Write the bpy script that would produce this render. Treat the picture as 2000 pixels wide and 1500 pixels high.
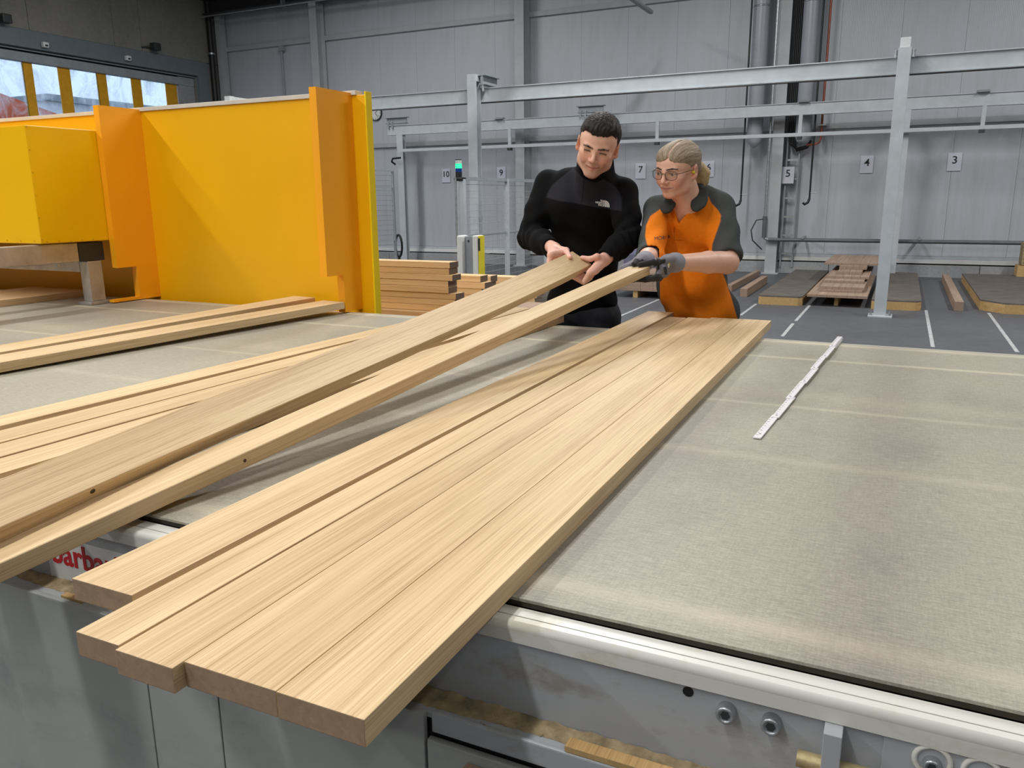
import bpy, bmesh, math, random
import numpy as np
from mathutils import Vector, Matrix, Euler
from mathutils.bvhtree import BVHTree
random.seed(7); np.random.seed(7)
for o in list(bpy.data.objects): bpy.data.objects.remove(o)
SC = bpy.context.scene
COL = SC.collection
PI = math.pi

# ------------------------------------------------------------------ camera
CAM_H = 1.42
YAW, PITCH, ROLL, FPX = -0.44999, -0.22945, -0.00932, 1557.19
_f = Vector((math.sin(YAW)*math.cos(PITCH), math.cos(YAW)*math.cos(PITCH), math.sin(PITCH)))
_r0 = Vector((math.cos(YAW), -math.sin(YAW), 0)); _u0 = _r0.cross(_f)
_r = _r0*math.cos(ROLL)+_u0*math.sin(ROLL); _u = _u0*math.cos(ROLL)-_r0*math.sin(ROLL)
cam = bpy.data.cameras.new('camera'); cam_o = bpy.data.objects.new('camera', cam); COL.objects.link(cam_o)
cam.sensor_fit = 'HORIZONTAL'; cam.sensor_width = 36; cam.lens = FPX/2000*36
cam.clip_start = 0.02; cam.clip_end = 200
M = Matrix.Identity(4)
for i in range(3): M[i][0], M[i][1], M[i][2] = _r[i], _u[i], -_f[i]
M[2][3] = CAM_H
cam_o.matrix_world = M
SC.camera = cam_o
def ray(px, py): return _f+_r*((px-1000)/FPX)-_u*((py-750)/FPX)
def atY(px, py, Y): d = ray(px, py); d = d*(Y/d.y); return Vector((d.x, d.y, d.z+CAM_H))
def atZ(px, py, z): d = ray(px, py); d = d*((z-CAM_H)/d.z); return Vector((d.x, d.y, d.z+CAM_H))
def atX(px, py, X): d = ray(px, py); d = d*(X/d.x); return Vector((d.x, d.y, d.z+CAM_H))

# ------------------------------------------------------------------ world, exposure, lights
w = bpy.data.worlds.new('sky'); SC.world = w; w.use_nodes = True
bg = w.node_tree.nodes['Background']; bg.inputs[0].default_value = (0.72, 0.84, 1.0, 1); bg.inputs[1].default_value = 1.6
vs = SC.view_settings
vs.view_transform = 'Standard'; vs.look = 'None'; vs.gamma = 1; vs.use_curve_mapping = False; vs.exposure = 0.0
def area(name, loc, sx, sy, power, col=(1, .985, .965)):
    l = bpy.data.lights.new(name, 'AREA'); l.shape = 'RECTANGLE'; l.size = sx; l.size_y = sy
    l.energy = power; l.color = col
    o = bpy.data.objects.new(name, l); COL.objects.link(o); o.location = loc
    return o
LAMP_Z = 6.25
LIGHT_ROWS = [  # x centre, y centre, size x, size y, power, which one
    (-7.6, -0.5, .34, 9.0, 590, 'above the left of the belt'),
    (-2.2, -1.5, .34, 8.0, 290, 'above the middle of the belt'), (-3.0, 8.6, .34, 5.0, 380, 'behind the two people'),
    (3.4, 0.0, .34, 10.0, 110, 'right of the belt'), (3.6, 9.0, .34, 5.0, 430, 'above the floor platforms'),
    (-9.6, 9.6, .34, 6.0, 330, 'added fill near the strip door'), (-1.5, -6.4, 10.0, .6, 190, 'added fill across the front of the hall'),  # both strips added as fill, for the rear-left wall and the front faces
]
for (lx, ly, sx, sy, pw, _t) in LIGHT_ROWS: area('ceiling_lamp_light', (lx, ly, LAMP_Z-.04), sx, sy, pw)

# ------------------------------------------------------------------ material helpers
MATS = {}
def nmat(name):
    m = bpy.data.materials.new(name); m.use_nodes = True; nt = m.node_tree
    b = nt.nodes['Principled BSDF']; MATS[name] = m
    return m, nt, b
def N(nt, t, **kw):
    n = nt.nodes.new(t)
    for k, v in kw.items():
        if k in ('op', 'operation'): n.operation = v
        elif hasattr(n, k) and not k.startswith('i_'): setattr(n, k, v)
    return n
def L(nt, a, b): nt.links.new(a, b)
def ramp(nt, stops, fac):
    r = nt.nodes.new('ShaderNodeValToRGB'); e = r.color_ramp.elements
    while len(e) < len(stops): e.new(.5)
    for i, (p, c) in enumerate(stops):
        e[i].position = p; e[i].color = (*c, 1) if len(c) == 3 else c
    L(nt, fac, r.inputs[0]); return r.outputs[0]
def mapping(nt, src, scale=(1, 1, 1), rot=(0, 0, 0), loc=(0, 0, 0)):
    m = nt.nodes.new('ShaderNodeMapping'); m.inputs['Scale'].default_value = scale; m.inputs['Rotation'].default_value = rot
    m.inputs['Location'].default_value = loc; L(nt, src, m.inputs['Vector']); return m.outputs[0]
def noise(nt, vec, scale=5, detail=3, rough=.5, dist=0):
    n = nt.nodes.new('ShaderNodeTexNoise'); n.inputs['Scale'].default_value = scale; n.inputs['Detail'].default_value = detail
    n.inputs['Roughness'].default_value = rough; n.inputs['Distortion'].default_value = dist
    if vec: L(nt, vec, n.inputs['Vector'])
    return n.outputs[0]
def mixc(nt, fac, a, b, mode='MIX'):
    m = nt.nodes.new('ShaderNodeMix'); m.data_type = 'RGBA'; m.blend_type = mode
    if isinstance(fac, (int, float)): m.inputs[0].default_value = fac
    else: L(nt, fac, m.inputs[0])
    for s, v in ((6, a), (7, b)):
        if isinstance(v, tuple): m.inputs[s].default_value = (*v, 1) if len(v) == 3 else v
        else: L(nt, v, m.inputs[s])
    return m.outputs[2]
def mathn(nt, op, a, b=None, c=None):
    m = nt.nodes.new('ShaderNodeMath'); m.operation = op
    for i, v in enumerate((a, b, c)):
        if v is None: continue
        if isinstance(v, (int, float)): m.inputs[i].default_value = v
        else: L(nt, v, m.inputs[i])
    return m.outputs[0]
def bump(nt, b, h, strength=.2, dist=.002):
    n = nt.nodes.new('ShaderNodeBump'); n.inputs['Strength'].default_value = strength; n.inputs['Distance'].default_value = dist
    L(nt, h, n.inputs['Height']); L(nt, n.outputs[0], b.inputs['Normal'])
def objco(nt, rnd=0):
    tc = nt.nodes.new('ShaderNodeTexCoord'); v = tc.outputs['Object']
    if rnd:
        oi = nt.nodes.new('ShaderNodeObjectInfo'); a = nt.nodes.new('ShaderNodeVectorMath'); a.operation = 'MULTIPLY_ADD'
        cx = nt.nodes.new('ShaderNodeCombineXYZ')
        for i in range(3): L(nt, oi.outputs['Random'], cx.inputs[i])
        L(nt, cx.outputs[0], a.inputs[0]); a.inputs[1].default_value = (rnd, rnd*.7, rnd*1.3); L(nt, v, a.inputs[2]); v = a.outputs[0]
    return v
def srgb(r, g, b):
    return tuple(((c/255/12.92) if c/255 <= .04045 else ((c/255+.055)/1.055)**2.4) for c in (r, g, b))
def plain(name, col, rough=.5, metal=0, var=.06, scale=8, bmp=0):
    m, nt, b = nmat(name)
    v = objco(nt); n = noise(nt, v, scale, 4, .6)
    dark = tuple(c*(1-var*2) for c in col); lite = tuple(min(1, c*(1+var*2)) for c in col)
    L(nt, ramp(nt, [(.3, dark), (.7, lite)], n), b.inputs['Base Color'])
    b.inputs['Roughness'].default_value = rough; b.inputs['Metallic'].default_value = metal
    if bmp: bump(nt, b, noise(nt, v, scale*20, 3), bmp)
    return m
def wood(name, light, dark, endc, rough=.55, grain=1.0, glow=0):
    m, nt, b = nmat(name)
    v = objco(nt, 37.)
    g1 = noise(nt, mapping(nt, v, (22, .55, 22)), 1.0, 5, .6, .6)        # wide growth bands
    g2 = noise(nt, mapping(nt, v, (190, 1.7, 190)), 1.0, 4, .65, .2)     # fine grain
    g3 = noise(nt, mapping(nt, v, (520, 4.5, 520)), 1.0, 3, .6)            # pores
    patch = noise(nt, mapping(nt, v, (7, .8, 7)), 1.0, 2, .5)
    f = mathn(nt, 'MULTIPLY_ADD', g2, .5*grain, mathn(nt, 'MULTIPLY_ADD', g1, .45, .03))
    mid = tuple((a*.6+c*.4) for a, c in zip(light, dark))
    c = ramp(nt, [(.33, dark), (.47, mid), (.60, light), (.75, tuple(min(1, x*1.05) for x in light))], f)
    pore = ramp(nt, [(.36, (.66, .58, .5)), (.46, (1, 1, 1))], g3)
    c = mixc(nt, .55*grain, c, mixc(nt, 1.0, c, pore, 'MULTIPLY'))
    pt = ramp(nt, [(.35, (.9, .86, .8)), (.65, (1.06, 1.04, 1.02))], patch)
    c = mixc(nt, .8, c, mixc(nt, 1.0, c, pt, 'MULTIPLY'))
    oi = nt.nodes.new('ShaderNodeObjectInfo')
    tone = ramp(nt, [(0, (.93, .9, .87)), (1, (1.05, 1.04, 1.02))], oi.outputs['Random'])
    c = mixc(nt, 1.0, c, tone, 'MULTIPLY')
    # end grain (local Y faces) is a browner cut
    tc = nt.nodes.new('ShaderNodeTexCoord'); sp = nt.nodes.new('ShaderNodeSeparateXYZ'); L(nt, tc.outputs['Normal'], sp.inputs[0])
    e = mathn(nt, 'GREATER_THAN', mathn(nt, 'ABSOLUTE', sp.outputs[1]), .8)
    en = noise(nt, mapping(nt, v, (60, 60, 60), (0, .5, 0)), 1.0, 4, .7, 1.0)
    ec = ramp(nt, [(.3, tuple(x*.75 for x in endc)), (.7, endc)], en)
    c = mixc(nt, e, c, ec)
    L(nt, c, b.inputs['Base Color']); b.inputs['Roughness'].default_value = rough
    b.inputs['Specular IOR Level'].default_value = .3
    bump(nt, b, g2, .12, .001)
    return m
# ------------------------------------------------------------------ materials
OAK = wood('oak', srgb(222, 199, 160), srgb(182, 152, 110), srgb(166, 140, 114), grain=1.15)
OAK2 = wood('oak_stack', srgb(240, 212, 168), srgb(212, 176, 128), srgb(120, 102, 88))
GLU = wood('beech_glulam', srgb(176, 156, 140), srgb(138, 116, 102), srgb(160, 138, 122))
PINE = wood('pine_block', srgb(206, 176, 126), srgb(170, 134, 86), srgb(196, 164, 112))
YEL = plain('yellow_panel', srgb(238, 178, 2), .38, 0, .012, 3)
ORA = plain('orange_fin', srgb(252, 172, 22), .42, 0, .015, 3)
BOXY = plain('yellow_hood', srgb(243, 188, 4), .3, 0, .01, 3)
CAP = plain('panel_cap', srgb(206, 200, 188), .5, 0, .04)
STEEL = plain('painted_steel', srgb(176, 184, 190), .42, 0, .04, 6)
STEELD = plain('dull_painted_steel', srgb(140, 148, 154), .5, 0, .05, 6)
COLM = plain('column_paint', srgb(170, 174, 177), .5, 0, .04, 4)
GALV = plain('galvanised_steel', srgb(170, 176, 180), .38, .75, .12, 30)
BARE = plain('bare_steel', srgb(176, 172, 168), .42, .55, .1, 12)
DARKM = plain('dark_metal', srgb(52, 54, 56), .5, .2, .1)
BLACK = plain('black_plastic', srgb(22, 22, 24), .5, 0, .1)
WHITEP = plain('white_paint', srgb(214, 216, 214), .45, 0, .03)
PAPER = plain('paper', srgb(204, 206, 222), .35, 0, .01)
INK = plain('black_print', srgb(24, 26, 34), .6, 0, .02)
REDINK = plain('red_print', srgb(190, 26, 36), .5, 0, .02)
WHITEINK = plain('white_print', srgb(235, 235, 235), .6, 0, .01)
PIPE = plain('grey_pipe', srgb(96, 100, 104), .45, .1, .06)
DUCT = plain('duct_metal', srgb(158, 164, 173), .36, .1, .03, 5)
COPPER = plain('copper_pipe', srgb(150, 84, 66), .4, .3, .1)
TAPE = plain('floor_tape', srgb(168, 170, 170), .6, 0, .12, 20)
DUST = plain('wood_dust', srgb(150, 134, 104), .95, 0, .25, 40, .3)
SACK = plain('olive_sack', srgb(70, 66, 58), .8, 0, .15, 10)
FILM = plain('blue_grey_film', srgb(104, 106, 128), .35, 0, .1, 9)
YCURT = plain('yellow_light_curtain', srgb(216, 200, 40), .5, 0, .04)
CLEARG = plain('clear_plastic', srgb(200, 206, 206), .25, 0, .03)
def emis(name, col, st):
    m, nt, b = nmat(name); b.inputs['Base Color'].default_value = (*col, 1); b.inputs['Emission Color'].default_value = (*col, 1)
    b.inputs['Emission Strength'].default_value = st; return m
GREENL = emis('green_signal', (.02, .8, .25), 1.6)
LAMPM = emis('lamp_diffuser', (1, .97, .92), 6)
BLUEL = plain('blue_lens', srgb(20, 60, 140), .2, 0, .02)

def concrete(name, a, b_, bscale=1.0):
    m, nt, b = nmat(name); v = objco(nt)
    n1 = noise(nt, v, .9*bscale, 6, .6); n2 = noise(nt, v, 14*bscale, 5, .7); n3 = noise(nt, v, 90*bscale, 2)
    f = mathn(nt, 'MULTIPLY_ADD', n2, .45, mathn(nt, 'MULTIPLY', n1, .55))
    c = ramp(nt, [(.35, a), (.65, b_)], f)
    sp = ramp(nt, [(.28, (.75, .75, .75)), (.36, (1, 1, 1))], n3)
    L(nt, mixc(nt, 1., c, sp, 'MULTIPLY'), b.inputs['Base Color']); b.inputs['Roughness'].default_value = .75
    bump(nt, b, n2, .25, .004); return m
CONC = concrete('concrete_wall', srgb(112, 112, 108), srgb(134, 133, 128))
PLINTH = concrete('concrete_plinth', srgb(128, 130, 134), srgb(160, 162, 164), 2)
FLOORM = concrete('floor_coating', srgb(74, 76, 80), srgb(94, 96, 100), .8)
FLOORM.node_tree.nodes['Principled BSDF'].inputs['Roughness'].default_value = .5
CEILM = plain('ceiling_metal', srgb(120, 122, 124), .6, 0, .04)

def wall_panel_mat():
    m, nt, b = nmat('ribbed_wall_panel'); v = objco(nt)
    wv = nt.nodes.new('ShaderNodeTexWave'); wv.wave_type = 'BANDS'; wv.bands_direction = 'X'; wv.inputs['Scale'].default_value = 12.6
    wv.inputs['Distortion'].default_value = 0; L(nt, v, wv.inputs['Vector'])
    n = noise(nt, mapping(nt, v, (.6, 1, .25)), 1.0, 4, .6); n2 = noise(nt, mapping(nt, v, (9, 9, .5)), 1., 3, .6)
    f = mathn(nt, 'MULTIPLY_ADD', n2, .35, mathn(nt, 'MULTIPLY', n, .65))
    L(nt, ramp(nt, [(.3, srgb(162, 165, 171)), (.5, srgb(178, 183, 191)), (.7, srgb(182, 188, 198))], f), b.inputs['Base Color'])
    b.inputs['Roughness'].default_value = .38; b.inputs['Metallic'].default_value = .0
    bump(nt, b, wv.outputs[1], .35, .003); return m
WPANEL = wall_panel_mat()

def belt_mat():
    m, nt, b = nmat('conveyor_belt'); v = objco(nt)
    weave = noise(nt, mapping(nt, v, (34, 330, 1)), 1., 4, .75, .2)     # streaks across the belt
    weave2 = noise(nt, mapping(nt, v, (300, 22, 1)), 1., 4, .75, .2)
    fine = noise(nt, v, 330, 3, .7)
    big = noise(nt, mapping(nt, v, (1.9, .35, 1), (0, 0, -.05)), 1., 3, .55, .4)
    blot = noise(nt, v, 3.2, 4, .6)
    f = mathn(nt, 'MULTIPLY_ADD', weave, .5, mathn(nt, 'MULTIPLY_ADD', weave2, .22, mathn(nt, 'MULTIPLY', fine, .28)))
    c = ramp(nt, [(.34, srgb(136, 132, 119)), (.5, srgb(162, 158, 144)), (.66, srgb(188, 184, 168))], f)
    stain = ramp(nt, [(.36, (.74, .71, .72)), (.5, (.97, .97, .96)), (.66, (1.07, 1.06, 1.02))], mathn(nt, 'MULTIPLY_ADD', blot, .3, mathn(nt, 'MULTIPLY', big, .7)))
    c = mixc(nt, 1., c, stain, 'MULTIPLY')
    # dust bands running along the belt (fixed lines near its edges)
    sp = nt.nodes.new('ShaderNodeSeparateXYZ'); L(nt, v, sp.inputs[0])
    for (y0, wd, amt) in ((.90, .022, .26), (1.98, .012, .26), (1.55, .02, .16), (2.60, .014, .45), (2.895, .022, .5), (2.1, .05, .10)):
        d = mathn(nt, 'DIVIDE', mathn(nt, 'ABSOLUTE', mathn(nt, 'SUBTRACT', sp.outputs[1], y0)), wd)
        g = mathn(nt, 'MULTIPLY', mathn(nt, 'POWER', 2.718, mathn(nt, 'MULTIPLY', mathn(nt, 'MULTIPLY', d, d), -1.)), mathn(nt, 'MULTIPLY', blot, amt*2))
        c = mixc(nt, g, c, srgb(222, 212, 182))
    # worn darker lane across the belt
    dl = mathn(nt, 'DIVIDE', mathn(nt, 'SUBTRACT', mathn(nt, 'ADD', sp.outputs[0], mathn(nt, 'MULTIPLY', blot, .08)), .045), .085)
    lane = mathn(nt, 'POWER', 2.718, mathn(nt, 'MULTIPLY', mathn(nt, 'MULTIPLY', dl, dl), -1.))
    c = mixc(nt, mathn(nt, 'MULTIPLY', lane, .8), c, mixc(nt, 1., c, (.80, .77, .80), 'MULTIPLY'))
    L(nt, c, b.inputs['Base Color']); b.inputs['Roughness'].default_value = .5; b.inputs['Specular IOR Level'].default_value = .35
    bump(nt, b, f, .15, .0006); return m
BELT = belt_mat()
BELTEDGE = plain('belt_edge_rubber', srgb(66, 60, 50), .8, 0, .15, 40)

def dirtypaint(name, base, dirt, rough=.4, amt=(.55, .72), scale=2.5):
    m, nt, b = nmat(name); v = objco(nt)
    n = noise(nt, mapping(nt, v, (scale, scale, scale*2.5)), 1., 6, .65, .5)
    n2 = noise(nt, v, 60, 3, .6)
    f = mathn(nt, 'MULTIPLY_ADD', n2, .2, mathn(nt, 'MULTIPLY', n, .8))
    L(nt, ramp(nt, [(amt[0], base), (amt[1], dirt)], f), b.inputs['Base Color']); b.inputs['Roughness'].default_value = rough
    return m
RAILM = dirtypaint('cream_rail_paint', srgb(214, 213, 206), srgb(196, 186, 160), .36, (.52, .72), 9)
SIDEM = dirtypaint('grey_machine_paint', srgb(166, 170, 174), srgb(140, 134, 122), .42, (.52, .7), 6)
SKIRT = dirtypaint('skirt_panel_paint', srgb(158, 162, 159), srgb(136, 140, 139), .45, (.5, .75), 4)

def pane_mat():
    m, nt, b = nmat('clear_vinyl_sheet'); out = nt.nodes['Material Output']; v = objco(nt)
    tr = nt.nodes.new('ShaderNodeBsdfTransparent'); tr.inputs[0].default_value = (.86, .92, .96, 1)
    gl = nt.nodes.new('ShaderNodeBsdfGlossy'); gl.inputs['Roughness'].default_value = .06; gl.inputs[0].default_value = (.9, .9, .9, 1)
    df = nt.nodes.new('ShaderNodeBsdfTranslucent'); df.inputs[0].default_value = (.8, .86, .95, 1)
    n = noise(nt, mapping(nt, v, (1.2, 1.6, 1.1)), 1.4, 5, .6, 1.2)
    bp = nt.nodes.new('ShaderNodeBump'); bp.inputs['Strength'].default_value = .35; bp.inputs['Distance'].default_value = .05
    L(nt, noise(nt, mapping(nt, v, (1, 1.3, .8)), 2.0, 3, .5, .6), bp.inputs['Height']); L(nt, bp.outputs[0], gl.inputs['Normal'])
    m1 = nt.nodes.new('ShaderNodeMixShader'); m1.inputs[0].default_value = .12; L(nt, tr.outputs[0], m1.inputs[1]); L(nt, gl.outputs[0], m1.inputs[2])
    m2 = nt.nodes.new('ShaderNodeMixShader'); L(nt, ramp(nt, [(.45, (0, 0, 0)), (.75, (.5, .5, .5))], n), m2.inputs[0])
    L(nt, m1.outputs[0], m2.inputs[1]); L(nt, df.outputs[0], m2.inputs[2]); L(nt, m2.outputs[0], out.inputs[0]); return m
VINYL = pane_mat()
YSTRIP = plain('yellow_vinyl', srgb(206, 150, 14), .4, 0, .06)
OUTW = plain('outside_render', srgb(226, 230, 236), .7, 0, .03)
OUTR = plain('outside_orange', srgb(206, 92, 52), .7, 0, .08)
OUTG = plain('outside_green', srgb(52, 74, 58), .9, 0, .3, 3)
OUTD = plain('outside_ground', srgb(150, 150, 150), .9, 0, .1)

# ------------------------------------------------------------------ mesh helpers
class MB:
    def __init__(s): s.v = []; s.f = []; s.sm = []
    def add(s, vs, fs, smooth=False):
        o = len(s.v); s.v += [tuple(p) for p in vs]; s.f += [tuple(i+o for i in f) for f in fs]; s.sm += [smooth]*len(fs); return s
    def box(s, x0, x1, y0, y1, z0, z1, bev=0):
        if bev <= 0:
            return s.add([(x0,y0,z0),(x1,y0,z0),(x1,y1,z0),(x0,y1,z0),(x0,y0,z1),(x1,y0,z1),(x1,y1,z1),(x0,y1,z1)],
                  [(0,3,2,1),(4,5,6,7),(0,1,5,4),(1,2,6,5),(2,3,7,6),(3,0,4,7)])
        bm = bmesh.new(); bmesh.ops.create_cube(bm, size=1)
        for v in bm.verts: v.co = Vector(((x0+x1)/2+v.co.x*(x1-x0), (y0+y1)/2+v.co.y*(y1-y0), (z0+z1)/2+v.co.z*(z1-z0)))
        bmesh.ops.bevel(bm, geom=bm.edges[:], offset=bev, segments=2, profile=.6, affect='EDGES')
        bm.verts.index_update(); s.add([v.co[:] for v in bm.verts], [tuple(v.index for v in f.verts) for f in bm.faces]); bm.free(); return s
    def cyl(s, a, b, r, r2=None, n=16, caps=True):
        return s.tube([a, b], [r, r if r2 is None else r2], n, caps)
    def tube(s, pts, rad, n=12, caps=True, closed=False):
        pts = [Vector(p) for p in pts]; m = len(pts)
        if isinstance(rad, (int, float)): rad = [rad]*m
        t0 = (pts[1]-pts[0]).normalized(); ref = Vector((0, 0, 1)) if abs(t0.z) < .9 else Vector((1, 0, 0))
        nx = t0.cross(ref).normalized(); vs = []
        for i in range(m):
            t = (pts[(i+1) % m]-pts[i-1]) if closed else (pts[min(i+1, m-1)]-pts[max(i-1, 0)])
            t.normalize(); nx = (nx-t*nx.dot(t)).normalized(); ny = t.cross(nx)
            for k in range(n):
                a = 2*PI*k/n; vs.append(pts[i]+nx*math.cos(a)*rad[i]+ny*math.sin(a)*rad[i])
        fs = []
        for i in range(m if closed else m-1):
            j = (i+1) % m
            for k in range(n): fs.append((i*n+k, i*n+(k+1) % n, j*n+(k+1) % n, j*n+k))
        s.add(vs, fs, True)
        if caps and not closed:
            s.add(vs[:n], [tuple(range(n-1, -1, -1))]); s.add(vs[-n:], [tuple(range(n))])
        return s
    def prism(s, poly, axis, a, b):
        # poly in the two other axes (cyclic order), extruded along axis from a to b
        def P(p, t): 
            q = [0, 0, 0]; q[axis] = t; q[(axis+1) % 3] = p[0]; q[(axis+2) % 3] = p[1]; return tuple(q)
        n = len(poly); vs = [P(p, a) for p in poly]+[P(p, b) for p in poly]
        fs = [tuple(range(n-1, -1, -1)), tuple(range(n, 2*n))]+[(i, (i+1) % n, n+(i+1) % n, n+i) for i in range(n)]
        return s.add(vs, fs)
    def lathe(s, prof, c, n=20):
        vs = [(c[0]+r*math.cos(2*PI*k/n), c[1]+r*math.sin(2*PI*k/n), c[2]+z) for (r, z) in prof for k in range(n)]
        fs = [(i*n+k, i*n+(k+1) % n, (i+1)*n+(k+1) % n, (i+1)*n+k) for i in range(len(prof)-1) for k in range(n)]
        s.add(vs, fs, True); s.add(vs[:n], [tuple(range(n-1, -1, -1))]); s.add(vs[-n:], [tuple(range(n))]); return s
    def mesh(s, name):
        me = bpy.data.meshes.new(name); me.from_pydata(s.v, [], s.f); me.update()
        me.polygons.foreach_set('use_smooth', s.sm); 
        bm = bmesh.new(); bm.from_mesh(me); bmesh.ops.recalc_face_normals(bm, faces=bm.faces[:]); bm.to_mesh(me); bm.free()
        return me
    def build(s, name, mat, parent=None, origin=None):
        if origin is not None: s.v = [(p[0]-origin[0], p[1]-origin[1], p[2]-origin[2]) for p in s.v]
        me = s.mesh(name); me.materials.append(mat); return link(name, me, parent, origin)
def link(name, me, parent=None, loc=None):
    o = bpy.data.objects.new(name, me); COL.objects.link(o)
    if loc is not None: o.location = loc
    if parent: o.parent = parent
    return o
def tag(o, label, cat, group=None, kind=None):
    if label: o['label'] = label
    if cat: o['category'] = cat
    if group: o['group'] = group
    if kind: o['kind'] = kind
    return o
def empty(name, loc, label, cat, group=None, kind=None):
    o = bpy.data.objects.new(name, None); COL.objects.link(o); o.location = loc; o.empty_display_size = .1
    return tag(o, label, cat, group, kind)
def struct(o): o['kind'] = 'structure'; return o
def box(name, mat, a, parent=None, bev=0):
    """a = x0,x1,y0,y1,z0,z1 in world; with a parent Empty the coordinates are relative to its location"""
    m = MB().box(*a, bev=bev)
    if parent is not None and parent.type == 'EMPTY':
        m.v = [tuple(Vector(p)-parent.location) for p in m.v]; return m.build(name, mat, parent)
    if parent is not None and parent.parent is None and parent.type == 'MESH':
        m.v = [tuple(Vector(p)-parent.location) for p in m.v]; return m.build(name, mat, parent)
    c = ((a[0]+a[1])/2, (a[2]+a[3])/2, a[4]); return m.build(name, mat, parent, c)
def part(m, name, mat, parent):
    """mesh given in world coordinates, parented to an unrotated thing"""
    loc = parent.location.copy() if parent.parent is None else parent.parent.location+parent.location
    m.v = [tuple(Vector(p)-loc) for p in m.v]; return m.build(name, mat, parent)
def text_mesh(body, size, name, extr=.0004, align='CENTER', bold=0):
    cu = bpy.data.curves.new(name, 'FONT'); cu.body = body; cu.size = size; cu.align_x = align; cu.align_y = 'CENTER'; cu.extrude = extr; cu.resolution_u = 3; cu.offset = bold
    o = bpy.data.objects.new(name, cu); COL.objects.link(o); dg = bpy.context.evaluated_depsgraph_get()
    me = bpy.data.meshes.new_from_object(o.evaluated_get(dg)); bpy.data.objects.remove(o); bpy.data.curves.remove(cu); me.name = name; return me
ORD = ['topmost', 'second from the top', 'third from the top', 'fourth from the top', 'fifth from the top', 'sixth from the top', 'seventh from the top', 'eighth from the top', 'ninth from the top', 'tenth from the top']
# ================================================================== SETTING
XL, XR, YB, YF, ZC = -15.55, 9.0, 15.85, -8.0, 6.6
floor = struct(box('floor', FLOORM, (XL-.4, XR, YF, YB+.2, -.15, 0)))
def floor_mark(p0, p1, wd=.035):
    p0 = Vector(p0); p1 = Vector(p1); d = (p1-p0).normalized(); n = Vector((-d.y, d.x, 0))*wd/2
    q = [p0-n, p0+n, p1+n, p1-n]; z0, z1 = .0005, .002
    m = MB().add([(v.x, v.y, z) for z in (z0, z1) for v in q], [(3,2,1,0),(4,5,6,7),(0,1,5,4),(1,2,6,5),(2,3,7,6),(3,0,4,7)])
    part(m, 'floor_marking', TAPE, floor)
floor_mark((-3.01, 8.0, 0), (-3.01, 11.03, 0)); floor_mark((-1.68, 9.9, 0), (-1.68, 11.05, 0))
floor_mark(atZ(1581.5, 596.5, 0), atZ(1554, 627, 0)); floor_mark(atZ(1549, 632, 0), atZ(1528, 657, 0))
floor_mark(atZ(1808.6, 606, 0), atZ(1822, 678, 0)); floor_mark(atZ(1931, 611.5, 0), atZ(1987, 688, 0))
struct(box('ceiling', CEILM, (XL-.4, XR, YF, YB+.2, ZC, ZC+.15)))
struct(box('wall_right', CEILM, (XR, XR+.2, YF, YB+.2, 0, ZC)))
struct(box('wall_front', CEILM, (XL-.4, XR, YF-.2, YF, 0, ZC)))
# rear wall: backing + single cladding panels + rails + plinth
rear = struct(box('wall_rear', STEELD, (XL, XR, YB+.07, YB+.25, 0, ZC)))
pm = MB().box(-.4788, .4788, 0, .068, 0, ZC-.36, bev=.0025).mesh('wall_panel'); pm.materials.append(WPANEL)
x = .66-.96*17+.48
while x < XR-.3:
    o = link('wall_panel', pm, rear); o.location = (x-rear.location.x, YB-rear.location.y, .36); x += .96
part(MB().box(XL, XR, YB-.02, YB+.07, .31, .357, bev=.004), 'base_flashing', STEEL, rear)
part(MB().box(XL, XR, YB-.07, YB+.07, .235, .308, bev=.006), 'base_rail', WHITEP, rear)
part(MB().box(XL, XR, YB-.04, YB+.07, .212, .235), 'seal_strip', BLACK, rear)
x = XL
while x < XR:
    part(MB().box(x+.004, min(x+2.4, XR)-.004, YB-.13, YB+.07, 0, .212, bev=.008), 'plinth_block', PLINTH, rear); x += 2.4
for z0, z1 in ((2.56, 2.655), (4.96, 5.06)):
    part(MB().box(XL, XR, YB-.07, YB-.002, z0, z1, bev=.004), 'wall_rail', COLM, rear)
# left wall (concrete) with the door opening
DY0, DY1, DZ = 6.2, 15.03, 4.33
left = struct(MB().box(XL-.32, XL-.06, YF, DY0, 0, ZC).box(XL-.32, XL-.06, DY0, DY1, DZ, ZC).box(XL-.32, XL-.06, DY1, YB+.1, 0, ZC).build('wall_left', CONC))
for a, b in ((YF, 0), (0, 6.2), (6.2, 8.6), (8.6, 10.9), (10.9, 12.8), (12.8, 13.5), (13.5, YB+.07)):
    z0 = 4.66 if a >= 6.2 else 0
    part(MB().box(XL-.06, XL, a+.004, b-.004, z0, ZC-.01, bev=.006), 'concrete_panel', CONC, left)
part(MB().box(XL-.06, XL, 15.36, YB+.07, 0, 4.65, bev=.006), 'concrete_panel', CONC, left)
FRAMEM = plain('blue_grey_frame', srgb(104, 116, 122), .5, 0, .04)
door = struct(box('door_1', FRAMEM, (XL-.06, XL+.02, 6.2, 15.35, DZ, 4.655)))
part(MB().box(XL-.06, XL+.02, 15.04, 15.35, 0, DZ), 'door_jamb', FRAMEM, door)
part(MB().box(XL-.30, XL-.14, 14.56, 15.02, 0, 4.28), 'door_reveal', PLINTH, door)
part(MB().box(XL-.28, XL-.12, 6.2, 15.02, 4.085, 4.26, bev=.02), 'header_box', STEELD, door); part(MB().box(XL-.29, XL-.20, 6.2, 15.02, 4.262, 4.33), 'sky_gap_filler', DARKM, door)  # dark filler added to stop sky light leaking in above the header
part(MB().tube([(XL-.09, 6.2, 4.30), (XL-.09, 15.02, 4.30)], .016, 8), 'guide_rail', STEELD, door)
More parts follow.
